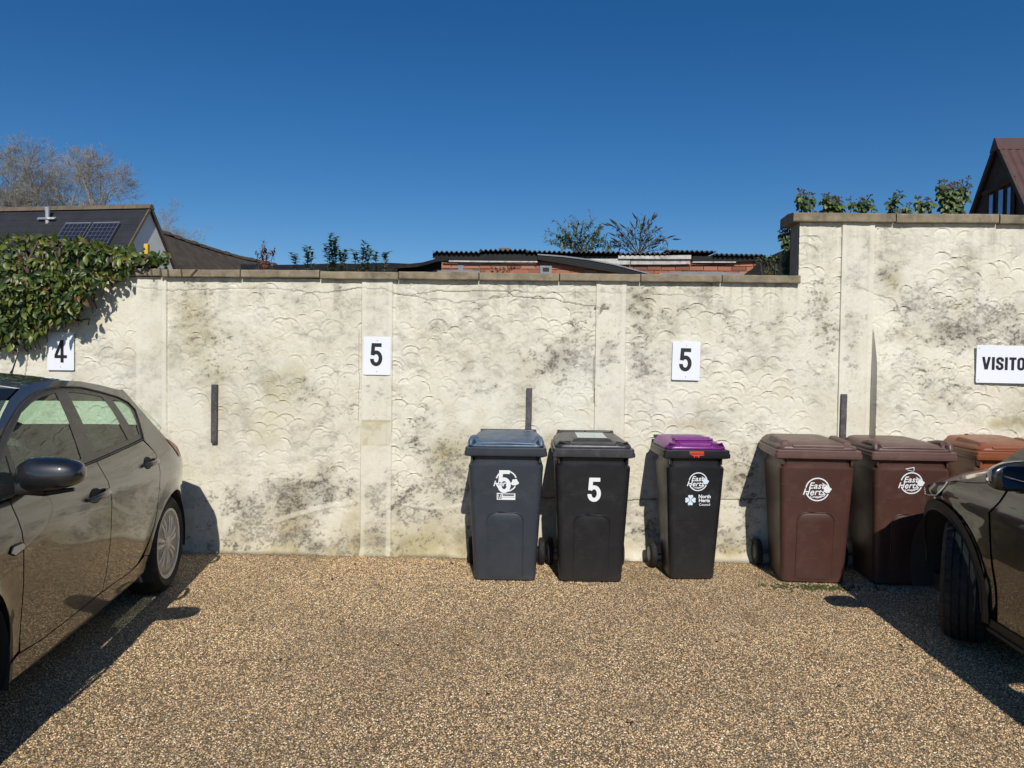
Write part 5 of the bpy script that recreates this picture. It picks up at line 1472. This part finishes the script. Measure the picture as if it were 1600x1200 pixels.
# ------------------------------------------------------------------ brick outbuilding
OY = 6.0
ob = empty('brick_outbuilding', (0, OY, 0), 0, 'old red brick outbuilding with sagging black fascia and corrugated roof', 'outbuilding')
oL = at(684, 420, OY); oR = at(1196, 420, OY)
zb_top = at(900, 406, OY).z; 
MB().box(oL.x+.01, oR.x+.6, .012, .2, 0, zb_top).build('mortar_wall', M['mortar'], ob)
rb = random.Random(4)
bl, bh, gp = .215, .065, .010
nrow = 6
bm_ = MB().box(0, bl, -.012, .05, 0, bh).mesh('brick'); bm_.materials.append(M['brick'])
bm_h = MB().box(0, bl/2-.005, -.012, .05, 0, bh).mesh('brick'); bm_h.materials.append(M['brick'])
for rI in range(nrow):
    z = zb_top-.002-(bh+gp)*(rI+1)
    x = oL.x+(.0 if rI % 2 else -(bl+gp)/2+.0)
    while x < oR.x+.3:
        if x >= oL.x-.001:
            o = bpy.data.objects.new('brick', bm_); COL.objects.link(o); o.parent = ob
            o.location = (x, rb.uniform(-.005, .004), z+rb.uniform(-.002, .002))
        else:
            o = bpy.data.objects.new('brick', bm_h); COL.objects.link(o); o.parent = ob
            o.location = (oL.x, 0, z)
        x += bl+gp
# roof sheets
zrf = at(900, 394, OY-.12).z
xr0 = at(676, 394, OY-.25).x; xr1 = at(1196, 394, OY-.25).x
def corr(x0, x1, z0, y0, y1, name, mat, seed, rise=.12, amp=.016, pitch=.078):
    q = random.Random(seed); b = MB(); n = int((x1-x0)/pitch*6); rows = []
    for k in range(n+1):
        x = x0+(x1-x0)*k/n
        o = amp*math.sin(2*math.pi*x/pitch)+.012*math.sin(x*1.3+seed)
        rows.append([(x, y0, z0+o), (x, y1, z0+o+rise), (x, y1, z0+o+rise-.008), (x, y0, z0+o-.012)])
    b.loft(rows); return b.build(name, mat, ob, smooth=40)
nsh = 7
for k in range(nsh):
    a = xr0+(xr1-xr0)*k/nsh; c_ = xr0+(xr1-xr0)*(k+1)/nsh
    corr(a-.02, c_+.02, zrf+.018*(k % 2)+rb.uniform(-.01, .01), -.13, 3.0, 'roof_sheet', M['corrug'], k)
MB().box(xr0+.1, xr1, -.02, 2.9, zrf-.10, zrf-.045).build('roof_timber', M['dark_in'], ob)
def board(name, pts, th, mat, y, yd=.025, seed=0):
    """a board given by its centre line (photo positions) and its width at each point"""
    rows = []
    for (px, py, w) in pts:
        p = at(px, py, OY+y); hw = w/2*(OY+y-CAM[1])/FPX
        rows.append([(p.x, y, p.z-hw), (p.x, y, p.z+hw), (p.x, y+yd, p.z+hw), (p.x, y+yd, p.z-hw)])
    return MB().loft(rows).build(name, mat, ob)
board('fascia', [(676,399,7),(700,401,11),(760,402,11),(820,402,10),(845,403,10)], 0, M['fascia'], -.065)
board('sagging_fascia', [(840,401.5,8),(880,406,12),(920,412,14),(960,419,13),(990,425,9),(1015,430,6)], 0, M['fascia'], -.115)
board('sagging_edge', [(840,397.5,2),(880,400.5,2),(920,405.5,2),(960,413,2),(990,421,2),(1015,427.5,2)], 0, M['lead'], -.13, .012)
board('white_board', [(892,408,8),(950,409,9),(985,408.5,9)], 0, M['white_board'], -.065)
board('white_board', [(986,409,8),(1040,409,8),(1078,408.5,8)], 0, M['white_board'], -.060)
board('white_board', [(966,401.5,5),(1020,402,5),(1080,401.5,6)], 0, M['white_board'], -.10)
board('fascia', [(1082,404,8),(1140,405,9),(1196,403,9)], 0, M['fascia'], -.065)
board('white_strip', [(692,407.8,2.2),(760,408.6,2.2),(840,409,2)], 0, M['white_board'], -.078, .012)
board('white_strip', [(1082,409.5,1.8),(1150,409.5,1.8)], 0, M['white_board'], -.078, .012)
board('vent_block', [(844,421,12),(862,421.5,12)], 0, M['lead'], -.05)
board('vent_opening', [(848,421,6),(858,421.2,6)], 0, M['dark_in'], -.055, .01)
MB().box(at(716,420,OY).x, at(724,420,OY).x, -.03, .01, at(720,428,OY).z, at(720,415,OY).z).build('patch', M['lead'], ob)
q = at(787, 391, OY)
MB().box(q.x-.09, q.x+.09, .3, .5, q.z-.06, q.z+.09).build('ridge_block', M['ridge'], ob, bevel=.01)
# felt roof at left, lead flashing strips just behind the coping
fo = MB(); rows = []
for px, py in ((376,417),(430,417),(480,417),(520,416),(560,417),(600,415),(640,416),(660,413),(676,409),(690,403)):
    p = at(px, py, 4.0); p2 = at(px, py-2+rb.uniform(-1.5, 1), 5.4)
    rows.append([(p.x, 4.0, p.z-.22), (p.x, 4.0, p.z-.02), (p2.x, 5.4, p2.z+.02), (p2.x, 5.4, p.z-.25)])
fo.loft(rows)
o = fo.build('felt_roof', M['felt'])
tag(o, 'low black felted roof edge just behind the coping', 'roof', kind='thing')
fe = MB(); rows = []
for px, py in ((620,416),(650,414),(668,410),(684,405),(700,404)):
    p = at(px, py, 3.9); rows.append([(p.x, 3.88, p.z-.03), (p.x, 3.9, p.z+.015), (p.x, 4.0, p.z+.015), (p.x, 4.0, p.z-.03)])
fe.loft(rows); fe.build('curled_felt', M['felt'], o)
fl = MB(); rows = []
for px, py in ((683,424.5),(710,423.5),(750,424.5)):
    p = at(px, py, 3.0); rows.append([(p.x, 3.0, p.z-.06), (p.x, 3.0, p.z+.012), (p.x, 3.3, p.z+.03), (p.x, 3.3, p.z-.06)])
fl.loft(rows); tag(fl.build('lead_flashing', M['lead']), 'grey lead flashing lying at the left foot of the brick outbuilding', 'flashing', 'lead flashings behind the coping')
fl = MB(); rows = []
for px, py in ((1030,428),(1060,427),(1110,426),(1150,428),(1172,429)):
    p = at(px, py, 3.0); rows.append([(p.x, 3.0, p.z-.06), (p.x, 3.0, p.z+.012), (p.x, 3.3, p.z+.03), (p.x, 3.3, p.z-.06)])
fl.loft(rows); tag(fl.build('lead_flashing', M['lead']), 'grey lead flashing below the white boards near the wall step', 'flashing', 'lead flashings behind the coping')
# dark sheeting heaped where the wall steps up
sh = MB(); rows = []
rs = random.Random(6)
for px, py in ((1163,428),(1178,418),(1190,408),(1204,399),(1218,393),(1232,388),(1250,384),(1275,382)):
    p = at(px, py, 2.2); p2 = at(px+rs.uniform(-3, 3), py+2, 3.4)
    rows.append([(p.x, 2.15, p.z-.5)]+[(p.x+rs.uniform(-.02, .02), 2.2+.02*k+rs.uniform(-.04, .04), p.z-.4+.1*k) for k in range(5)]+[(p2.x, 3.4, p2.z), (p2.x, 3.4, p2.z-.6)])
sh.loft(rows); tag(sh.build('dark_sheeting', M['felt'], smooth=30), 'black sheeting heaped against the raised end of the wall', 'sheeting')
ypb = at(229, 390, 2.0)
o = MB().box(ypb.x-.022, ypb.x+.022, 1.98, 2.03, ypb.z-.05, ypb.z+.06).build('marker_post', M['yellow'], bevel=.006)
MB().box(ypb.x-.018, ypb.x+.018, 1.985, 2.025, 0, ypb.z-.051).build('shaft', M['bar'], o)
tag(o, 'small yellow-capped post peeping over the coping before the gable', 'post')

# ------------------------------------------------------------------ vegetation
class LeafMesh:
    """collects many leaf blades as numpy quads"""
    def __init__(self): self.V = []; self.F = []; self.n = 0
    def leaf(self, p, d, up, L, W_, fold=.25, droop=.2):
        d = d.normalized(); s = d.cross(up)
        if s.length < 1e-4: s = d.orthogonal()
        s.normalize(); nrm = s.cross(d).normalized()
        prof = ((0, .06), (.3, .42), (.6, .5), (.85, .25), (1.0, .01))
        b = self.n
        for t, w in prof:
            c = p+d*(L*t)-nrm*(droop*L*t*t)
            self.V += [c-s*(w*W_)+nrm*(fold*w*W_), c, c+s*(w*W_)+nrm*(fold*w*W_)]
        for k in range(4):
            i = b+3*k
            self.F += [(i, i+1, i+4, i+3), (i+1, i+2, i+5, i+4)]
        self.n += 15
    def simple(self, p, d, s, L, W_):
        b = self.n
        self.V += [p, p+d*(L*.45)-s*(W_/2), p+d*L, p+d*(L*.45)+s*(W_/2)]
        self.F += [(b, b+1, b+2, b+3)]
        self.n += 4
    def mesh(self, name):
        me = bpy.data.meshes.new(name)
        me.from_pydata([tuple(v) for v in self.V], [], self.F); me.update()
        me.polygons.foreach_set('use_smooth', [True]*len(me.polygons))
        return me
def rvec(q): 
    while True:
        v = Vector((q.uniform(-1, 1), q.uniform(-1, 1), q.uniform(-1, 1)))
        if .05 < v.length < 1: return v.normalized()

# ---- climber over the left end of the wall
def make_climber():
    q = random.Random(21)
    root = empty('climbing_shrub', (-4.0, 0, 0), 0, 'dense glossy green climber spilling over the wall above the grey car', 'climber')
    base = Vector((-4.0, 0, 0))
    # outline in the photo of the hanging mass (below) and its top edge
    lowb = [(-140, 520), (-40, 540), (10, 542), (40, 540), (62, 522), (85, 510), (110, 502), (128, 478), (136, 462), (150, 452), (166, 440), (186, 428), (205, 418), (225, 408), (248, 404)]
    topb = [(-140, 372), (0, 370), (40, 370), (90, 375), (130, 378), (165, 386), (200, 394), (225, 398), (248, 402)]
    def itp(T, x):
        for (a, va), (b_, vb) in zip(T, T[1:]):
            if a <= x <= b_: return va+(vb-va)*(x-a)/(b_-a)
        return T[0][1] if x < T[0][0] else T[-1][1]
    leaves = []
    tries = 0
    while len(leaves) < 4200 and tries < 80000:
        tries += 1
        px = q.uniform(-130, 248); t = q.random()
        y0, y1 = itp(topb, px), itp(lowb, px)
        py = y0+(y1-y0)*t
        # hang closer to the wall low down, billow out in the middle
        depth = (.05+.17*math.sin(math.pi*min(1, max(0, (py-360)/190.0)))**1.0)*min(1, .35+(248-px)/170)
        Y = -.03-depth*q.random()**.55
        if py < 432: Y += q.uniform(0, .35)*(1 if py < 425 else .3)
        if py > itp(lowb, px)-26 and q.random() < .45: continue
        p = at(px, py, Y)
        if -.0 < p.y < .02: continue
        out = Vector((q.gauss(.05, .45), -1.0+q.gauss(0, .25), q.gauss(-.15, .45)))
        d = Vector((q.gauss(.05, .55), -.55+q.gauss(0, .35), -.75+q.gauss(0, .45)))
        if py < 392: d = Vector((q.gauss(.1, .6), -.5, q.uniform(-.6, .7)))
        leaves.append((p.y, p, d, out))
    leaves.sort(key=lambda l: l[0])
    # outermost leaves one by one, the rest as one inner mass
    protos = []
    for k in range(6):
        lm = LeafMesh(); lm.leaf(Vector((0,0,0)), Vector((1,0,0)), Vector((0,0,1)), 1.0, q.uniform(.42, .58), q.uniform(.2, .7), q.uniform(.1, .6))
        me = lm.mesh('leaf'); me.materials.append(M['leaf_ivy']); protos.append(me)
    inner = LeafMesh(); cnt = 0
    for k, (yy, p, d, out) in enumerate(leaves):
        L = q.uniform(.036, .080); d = d.normalized()
        vis = p.x > at(0, 450, p.y).x-.05
        if cnt < 300 and vis and q.random() < .6:
            cnt += 1
            o = bpy.data.objects.new('leaf', protos[q.randrange(6)]); COL.objects.link(o); o.parent = root
            s = d.cross(out)
            if s.length < 1e-3: s = d.orthogonal()
            s.normalize(); n_ = s.cross(d)*-1
            n_ = d.cross(s)*-1 if False else s.cross(d)
            mt_ = Matrix((( d.x, -s.x, n_.x), (d.y, -s.y, n_.y), (d.z, -s.z, n_.z))).to_4x4()
            o.matrix_local = Matrix.Translation(p-base) @ mt_ @ Matrix.Scale(L, 4)
        else:
            inner.leaf(p-base, d, out, L, L*q.uniform(.42, .6), .45, .35)
    io = link('foliage', inner.mesh('foliage'), M['leaf_ivy'], root); io['kind'] = 'stuff'
    st = MB()
    for k in range(26):
        x0 = q.uniform(-140, 220); pts = []
        yb = itp(lowb, x0)
        for j in range(5):
            t = j/4
            px = x0+q.gauss(0, 8)+12*t; py = itp(topb, x0)+ (yb+6-itp(topb, x0))*t
            pts.append(at(px, py, -.03-.12*math.sin(math.pi*t)*q.random())-base)
        st.tube(pts, [.008, .007, .006, .004, .003], 5)
    for pl in ([(150,446),(146,470),(152,482)], [(128,500),(140,498),(138,508)], [(226,418),(230,428)], [(236,420),(237,432)], [(262,420),(263,431)], [(283,420),(284,432)], [(298,431),(308,420)], [(250,418),(252,431)]):
        st.tube([at(px, py, -.055)-base for px, py in pl], .006, 5)
    st.build('stem', M['bark_dark'], root, smooth=40)['kind'] = 'stuff'
    # the low trails along the coping
    tr_ = LeafMesh()
    for k in range(150):
        px = q.uniform(180, 262); p = at(px, 408+q.uniform(-12, 9)-(8 if px < 225 else 0), q.uniform(-.03, .25))
        tr_.leaf(p-base, Vector((q.gauss(0, 1), -.5, q.gauss(0, .6))), Vector((0, -1, .5)), q.uniform(.035, .07), .035, .3, .2)
    to_ = link('trailing_foliage', tr_.mesh('trailing_foliage'), M['leaf_ivy'], root); to_['kind'] = 'stuff'
make_climber()

# ---- bare trees
def bare_tree(px, Ytree, ytop, spread, seed, label, lean=0.0, group='bare trees beyond the houses', fork=.34, thin=0):
    q = random.Random(seed)
    b0 = at(px, 560, Ytree); top = at(px, ytop, Ytree)
    Ht = top.z
    root = empty('bare_tree', (b0.x, Ytree, 0), 0, label, 'tree', group)
    tr = MB(); cr = MB()
    sp = spread*(Ytree-CAM[1])/FPX/Ht
    def grow(p, d, L, r, lev):
        n = (6, 5, 4, 3, 2, 2)[lev]
        pts = [p]; dd = d.copy(); rads = [r]
        for k in range(n):
            dd = (dd+rvec(q)*(.10, .16, .20, .24, .28, .3)[lev]+Vector((0, 0, (.02, .07, .06, .04, .02, 0)[lev]))).normalized()
            pts.append(pts[-1]+dd*(L/n)); rads.append(r*(1-(k+1)/n*.62))
        (tr if lev < 2 else cr).tube(pts, rads, (7, 6, 5, 3, 3, 3)[lev], cap=False)
        if lev >= 5: return
        nch = (8, 7, 6-thin, 5, 4-thin//2)[lev]
        for c in range(nch):
            t = q.uniform(.30, 1.0) if lev else q.uniform(.28, 1.0)
            if c == 0: t = 1.0
            i = min(n-1, int(t*n)); f_ = t*n-i
            pp = pts[i].lerp(pts[i+1], f_)
            ax = rvec(q)
            side = (ax-dd*ax.dot(dd)).normalized()
            ang = q.uniform(.45, .95)*(.4 if c == 0 else 1)
            nd = (dd*math.cos(ang)+side*math.sin(ang)).normalized()
            grow(pp, nd, L*(.44 if lev == 0 else .60)*q.uniform(.75, 1.15)*(1.15-.35*t), max(.0046, rads[i]*q.uniform(.38, .55)), lev+1)
    tr.tube([(0,0,0), (lean*.1, 0, Ht*fork)], [.26, .20], 8)
    ns = 2
    for k in range(ns):
        dd = Vector((lean+(k-.5)*sp*.9+q.uniform(-.05, .05), q.uniform(-.12, .12), 1)).normalized()
        grow(Vector((lean*.1, 0, Ht*(fork-.01))), dd, Ht*.52, .15, 0)
    tr.build('trunk', M['bark'], root, smooth=50, fixn=False)
    cr.build('crown', M['bark'], root, fixn=False)
    zmax = sorted(v[2] for v in cr.v)[int(len(cr.v)*.998)]
    root.scale = (1, 1, Ht/zmax)
bare_tree(18, 30, 222, 70, 3, 'tall bare tree above the slate roof at the photo edge')
bare_tree(86, 31, 226, 70, 5, 'tall bare tree behind the vent pipe of the slate roof')
bare_tree(142, 30, 232, 90, 9, 'bare spreading tree behind the solar panels', .10)
bare_tree(268, 36, 316, 60, 14, 'small bare tree between the pale gable and brown roof', fork=.25, thin=2)

# ---- small plants along the top
def stems_plant(name, px, py_base, Y, hpx, n, spread_px, seed, label, mat, cat='plant', group=None, leafL=.05, style='whorl', bark=None, stemr=.004):
    q = random.Random(seed)
    b0 = at(px, py_base, Y); k = (Y-CAM[1])/FPX
    root = empty(name, b0, 0, label, cat, group)
    st = MB(); lf = LeafMesh()
    for i in range(n):
        ox = q.uniform(-1, 1)*spread_px*k*.45
        h = hpx*k*q.uniform(.55, 1.0) if i else hpx*k
        if i == 0: ox *= .3
        tip = Vector((ox*q.uniform(.9, 1.5), q.uniform(-.15, .15), h))
        pts = [Vector((ox*.6, q.uniform(-.05, .05), -.25)), Vector((ox*.8, 0, h*.4)), tip]
        st.tube(pts, [stemr, stemr*.8, stemr*.4], 5, cap=False)
        m_ = int(h/(.020 if style == 'whorl' else .022))+5
        for j in range(m_):
            t = j/m_
            p = pts[0].lerp(pts[1], t*2) if t < .5 else pts[1].lerp(pts[2], t*2-1)
            for c in range(3 if style == 'whorl' else 2):
                a = q.uniform(0, 6.28)
                d = Vector((math.cos(a), math.sin(a), q.uniform(.1, .9) if style == 'whorl' else q.uniform(-.8, .3)))
                lf.leaf(p, d, Vector((0, -.3, 1)), leafL*q.uniform(.6, 1.1), leafL*q.uniform(.35, .5), .2, .25)
    st.build('stem', bark or M['bark_dark'], root, smooth=50, fixn=False)['kind'] = 'stuff'
    o = link('foliage', lf.mesh('foliage'), mat, root); o['kind'] = 'stuff'
    return root
G1 = 'leafy seedlings on the felt roof'
for i, (px, yb, hp, n, sp, lab) in enumerate([
    (460, 418, 22, 2, 10, 'tiny upright leafy seedling, first of the row on the felt roof'),
    (483, 418, 34, 4, 22, 'pair of leafy stems second in the row on the felt roof'),
    (521, 420, 56, 7, 30, 'tallest upright leafy shrub on the felt roof'),
    (536, 420, 32, 4, 20, 'bushy leafy stem right beside the tallest shrub'),
    (566, 420, 44, 7, 34, 'second tallest leafy shrub on the felt roof'),
    (587, 416, 24, 2, 8, 'short thin leafy stem near the end of the seedling row'),
    (603, 416, 26, 2, 6, 'last thin leafy stem of the seedling row')]):
    stems_plant('leafy_seedling', px, yb, 3.4, hp, n, sp, 30+i, lab, M['leaf_olive'], 'shrub', G1, .075)
r_ = stems_plant('rusty_shrub', 409, 416, 3.4, 44, 7, 46, 61, 'twiggy shrub with dry rust-red leaves at the brown roof end', M['leaf_rust'], 'shrub', None, .055, 'loose')
stems_plant('rusty_weed', 782, 428, 4.6, 16, 12, 42, 62, 'withered rusty weed in front of the brick outbuilding', M['leaf_rust'], 'weed', None, .04, 'loose')

def buddleia(px, py, seed, label, spikes, mat, w=45, h=58):
    q = random.Random(seed); Y = 6.6; k = (Y-CAM[1])/FPX
    b0 = at(px, py, Y)
    root = empty('wild_bush', b0, 0, label, 'bush', 'bushes growing on the corrugated roof')
    st = MB(); lf = LeafMesh(); spk = MB()
    for i in range(16):
        a = -1.3+2.6*(i+q.random())/16; ln = h*k*q.uniform(.55, .92)
        d0 = Vector((math.sin(a), q.uniform(-.4, .4), math.cos(a)*.9+.1)).normalized()
        p = [Vector((0, 0, -.1))]
        dd = (d0+Vector((0, 0, .6))).normalized()
        for j in range(6):
            dd = (dd+rvec(q)*.16+(d0-dd)*.3+Vector((0, 0, -.03*j))).normalized()
            p.append(p[-1]+dd*(ln/6))
        st.tube(p, [.009, .007, .006, .005, .004, .003, .002], 4, cap=False)
        tips = [(p[-1], dd)]
        for c in range(7):
            j = q.randrange(2, 6); sd = (rvec(q)*.8+dd*.7+d0*.3).normalized()
            e = p[j]+sd*ln*q.uniform(.16, .34)+Vector((0, 0, .01))
            mid = p[j].lerp(e, .5)+Vector((0, 0, .02))
            st.tube([p[j], mid, e], [.004, .003, .0015], 3, cap=False)
            tips.append((e, sd))
            for u in range(9 if not spikes else 4):
                t = q.random(); pp = p[j].lerp(e, t)
                lf.leaf(pp, (sd*.6+rvec(q)).normalized(), Vector((0, -.4, 1)), q.uniform(.04, .085), q.uniform(.014, .026), .2, .4)
        for u in range(16 if not spikes else 9):
            j = q.randrange(1, 6); pp = p[j].lerp(p[j+1], q.random())
            lf.leaf(pp, (dd*.6+rvec(q)).normalized(), Vector((0, -.4, 1)), q.uniform(.05, .10), q.uniform(.016, .028), .2, .4)
        if spikes:
            for e, sd in tips[:4]:
                if q.random() < .62:
                    s2 = (sd+Vector((math.sin(a)*.5, 0, .05))).normalized()
                    spk.tube([e, e+s2*.05, e+s2*.14], [.008, .015, .003], 5)
    st.build('stem', M['bark_dark'], root, smooth=50, fixn=False)['kind'] = 'stuff'
    o = link('foliage', lf.mesh('foliage'), mat, root); o['kind'] = 'stuff'
    if spikes: spk.build('flower_spike', M['spike'], root, smooth=50)['kind'] = 'stuff'
buddleia(905, 391, 71, 'loose green bush growing on the corrugated roof', False, M['leaf_olive'], h=72)
buddleia(998, 391, 72, 'bush with dark dried flower spikes growing on the corrugated roof', True, M['leaf_blue'], h=74)

def ivy_sprig(px, py, w, h, seed, label, Y=.32, n=60, L=.050):
    q = random.Random(seed); k = (Y-CAM[1])/FPX
    b0 = at(px, py, Y)
    root = empty('ivy_sprig', b0, 0, label, 'ivy', 'ivy sprigs topping the raised wall')
    st = MB(); lf = LeafMesh()
    for i in range(max(3, n//9)):
        x1 = q.uniform(-.5, .5)*w*k; z1 = h*k*q.uniform(.6, 1.0) if i else h*k
        pts = [Vector((x1*.4, 0, -.15)), Vector((x1*.8, q.uniform(-.05, .05), z1*.55)), Vector((x1, q.uniform(-.08, .08), z1))]
        st.tube(pts, [.006, .004, .002], 5, cap=False)
        for j in range(16):
            t = (j+q.random())/16
            p = pts[0].lerp(pts[1], t*2) if t < .5 else pts[1].lerp(pts[2], t*2-1)
            a = q.uniform(0, 6.28)
            d = Vector((math.cos(a)*.8, math.sin(a)*.6-.2, -.65+q.uniform(-.3, .5)))
            lf.leaf(p+d*.01, d, Vector((0, -.7, .7)), L*q.uniform(.7, 1.15), L*q.uniform(.5, .75), .2, .25)
        # berry umbels at the tip
        for c in range(5):
            dd = Vector((q.uniform(-1, 1), q.uniform(-1, 1), q.uniform(.3, 1))).normalized()
            e = pts[2]+dd*q.uniform(.015, .03)
            st.tube([pts[2], e], [.0015, .0015], 3, cap=False); st.tube([e, e+dd*.009], [.006, .005], 5)
    st.build('stem', M['bark_dark'], root, smooth=50, fixn=False)['kind'] = 'stuff'
    o = link('foliage', lf.mesh('foliage'), M['leaf_olive'], root); o['kind'] = 'stuff'
for i, (px, py, w, h, n, lab) in enumerate([
    (1262, 334, 26, 34, 70, 'ivy sprig at the very corner of the raised coping'),
    (1292, 334, 18, 26, 40, 'second ivy sprig from the corner of the raised coping'),
    (1314, 334, 36, 22, 90, 'low wide ivy clump third from the raised coping corner'),
    (1352, 335, 26, 24, 60, 'ivy clump fourth from the raised coping corner'),
    (1394, 336, 14, 30, 44, 'single narrow ivy sprig alone in the middle of the coping'),
    (1420, 337, 18, 13, 26, 'very low ivy sprig left of the big clump'),
    (1444, 337, 30, 26, 56, 'ivy clump leaning on the biggest one'),
    (1489, 338, 46, 52, 260, 'biggest ivy clump on the raised coping near the dark gable')]):
    ivy_sprig(px, py, w, h, 80+i, lab, n=n)
ivy_sprig(1232, 398, 18, 44, 95, 'ivy hanging beside the raised end of the wall', Y=.55, n=120)
# creeping weeds in the dark sheeting
stems_plant('creeping_weed', 1205, 408, 1.9, 10, 14, 50, 96, 'straggling yellowish weed on the black sheeting', M['leaf_olive'], 'weed', None, .05, 'loose')
# moss at the foot of the brown bin
def moss():
    q = random.Random(5); b = MB()
    for k in range(260):
        x = q.gauss(2.0, .16); y = -.62+q.gauss(0, .035)-abs(q.gauss(0, .02)); s = q.uniform(.004, .011)
        b.loft([[(x-s, y-s, .001), (x+s, y-s, .001), (x+s, y+s, .001), (x-s, y+s, .001)], [(x-s*.3, y-s*.3, s*.9), (x+s*.3, y-s*.3, s), (x+s*.3, y+s*.3, s*.9), (x-s*.3, y+s*.3, s)]], False)
    o = b.build('moss_patch', M['moss'], fixn=False)
    tag(o, 'dark moss and grit at the foot of the brown bin', 'moss', kind='stuff')
moss()

# a few dark scraps of leaf lying on the gravel
def litter():
    q = random.Random(77); lf = LeafMesh()
    spots = [(1046,922),(1058,916),(640,1010),(520,905),(430,885),(612,893),(700,880),(1200,905),(1250,990),(1290,1070),(880,960),(760,1090),(450,1030),(980,1130),(1120,1010),(330,905),(560,880),(1010,890),(1400,1010)]
    for px, py in spots:
        r = ray(px, py); t = (0.004-CAM[2])/r[2]; p = Vector(CAM+r*t)
        for k in range(q.choice((1, 1, 2))):
            pp = p+Vector((q.gauss(0, .03), q.gauss(0, .03), q.uniform(.002, .006)))
            lf.leaf(pp, Vector((q.gauss(0, 1), q.gauss(0, 1), .1)), Vector((0, 0, 1)), q.uniform(.018, .035), q.uniform(.008, .016), .3, .3)
    o = link('leaf_litter', lf.mesh('leaf_litter'), M['spike'])
    tag(o, 'scattered dark scraps of dead leaf on the gravel', 'litter', kind='stuff')
litter()
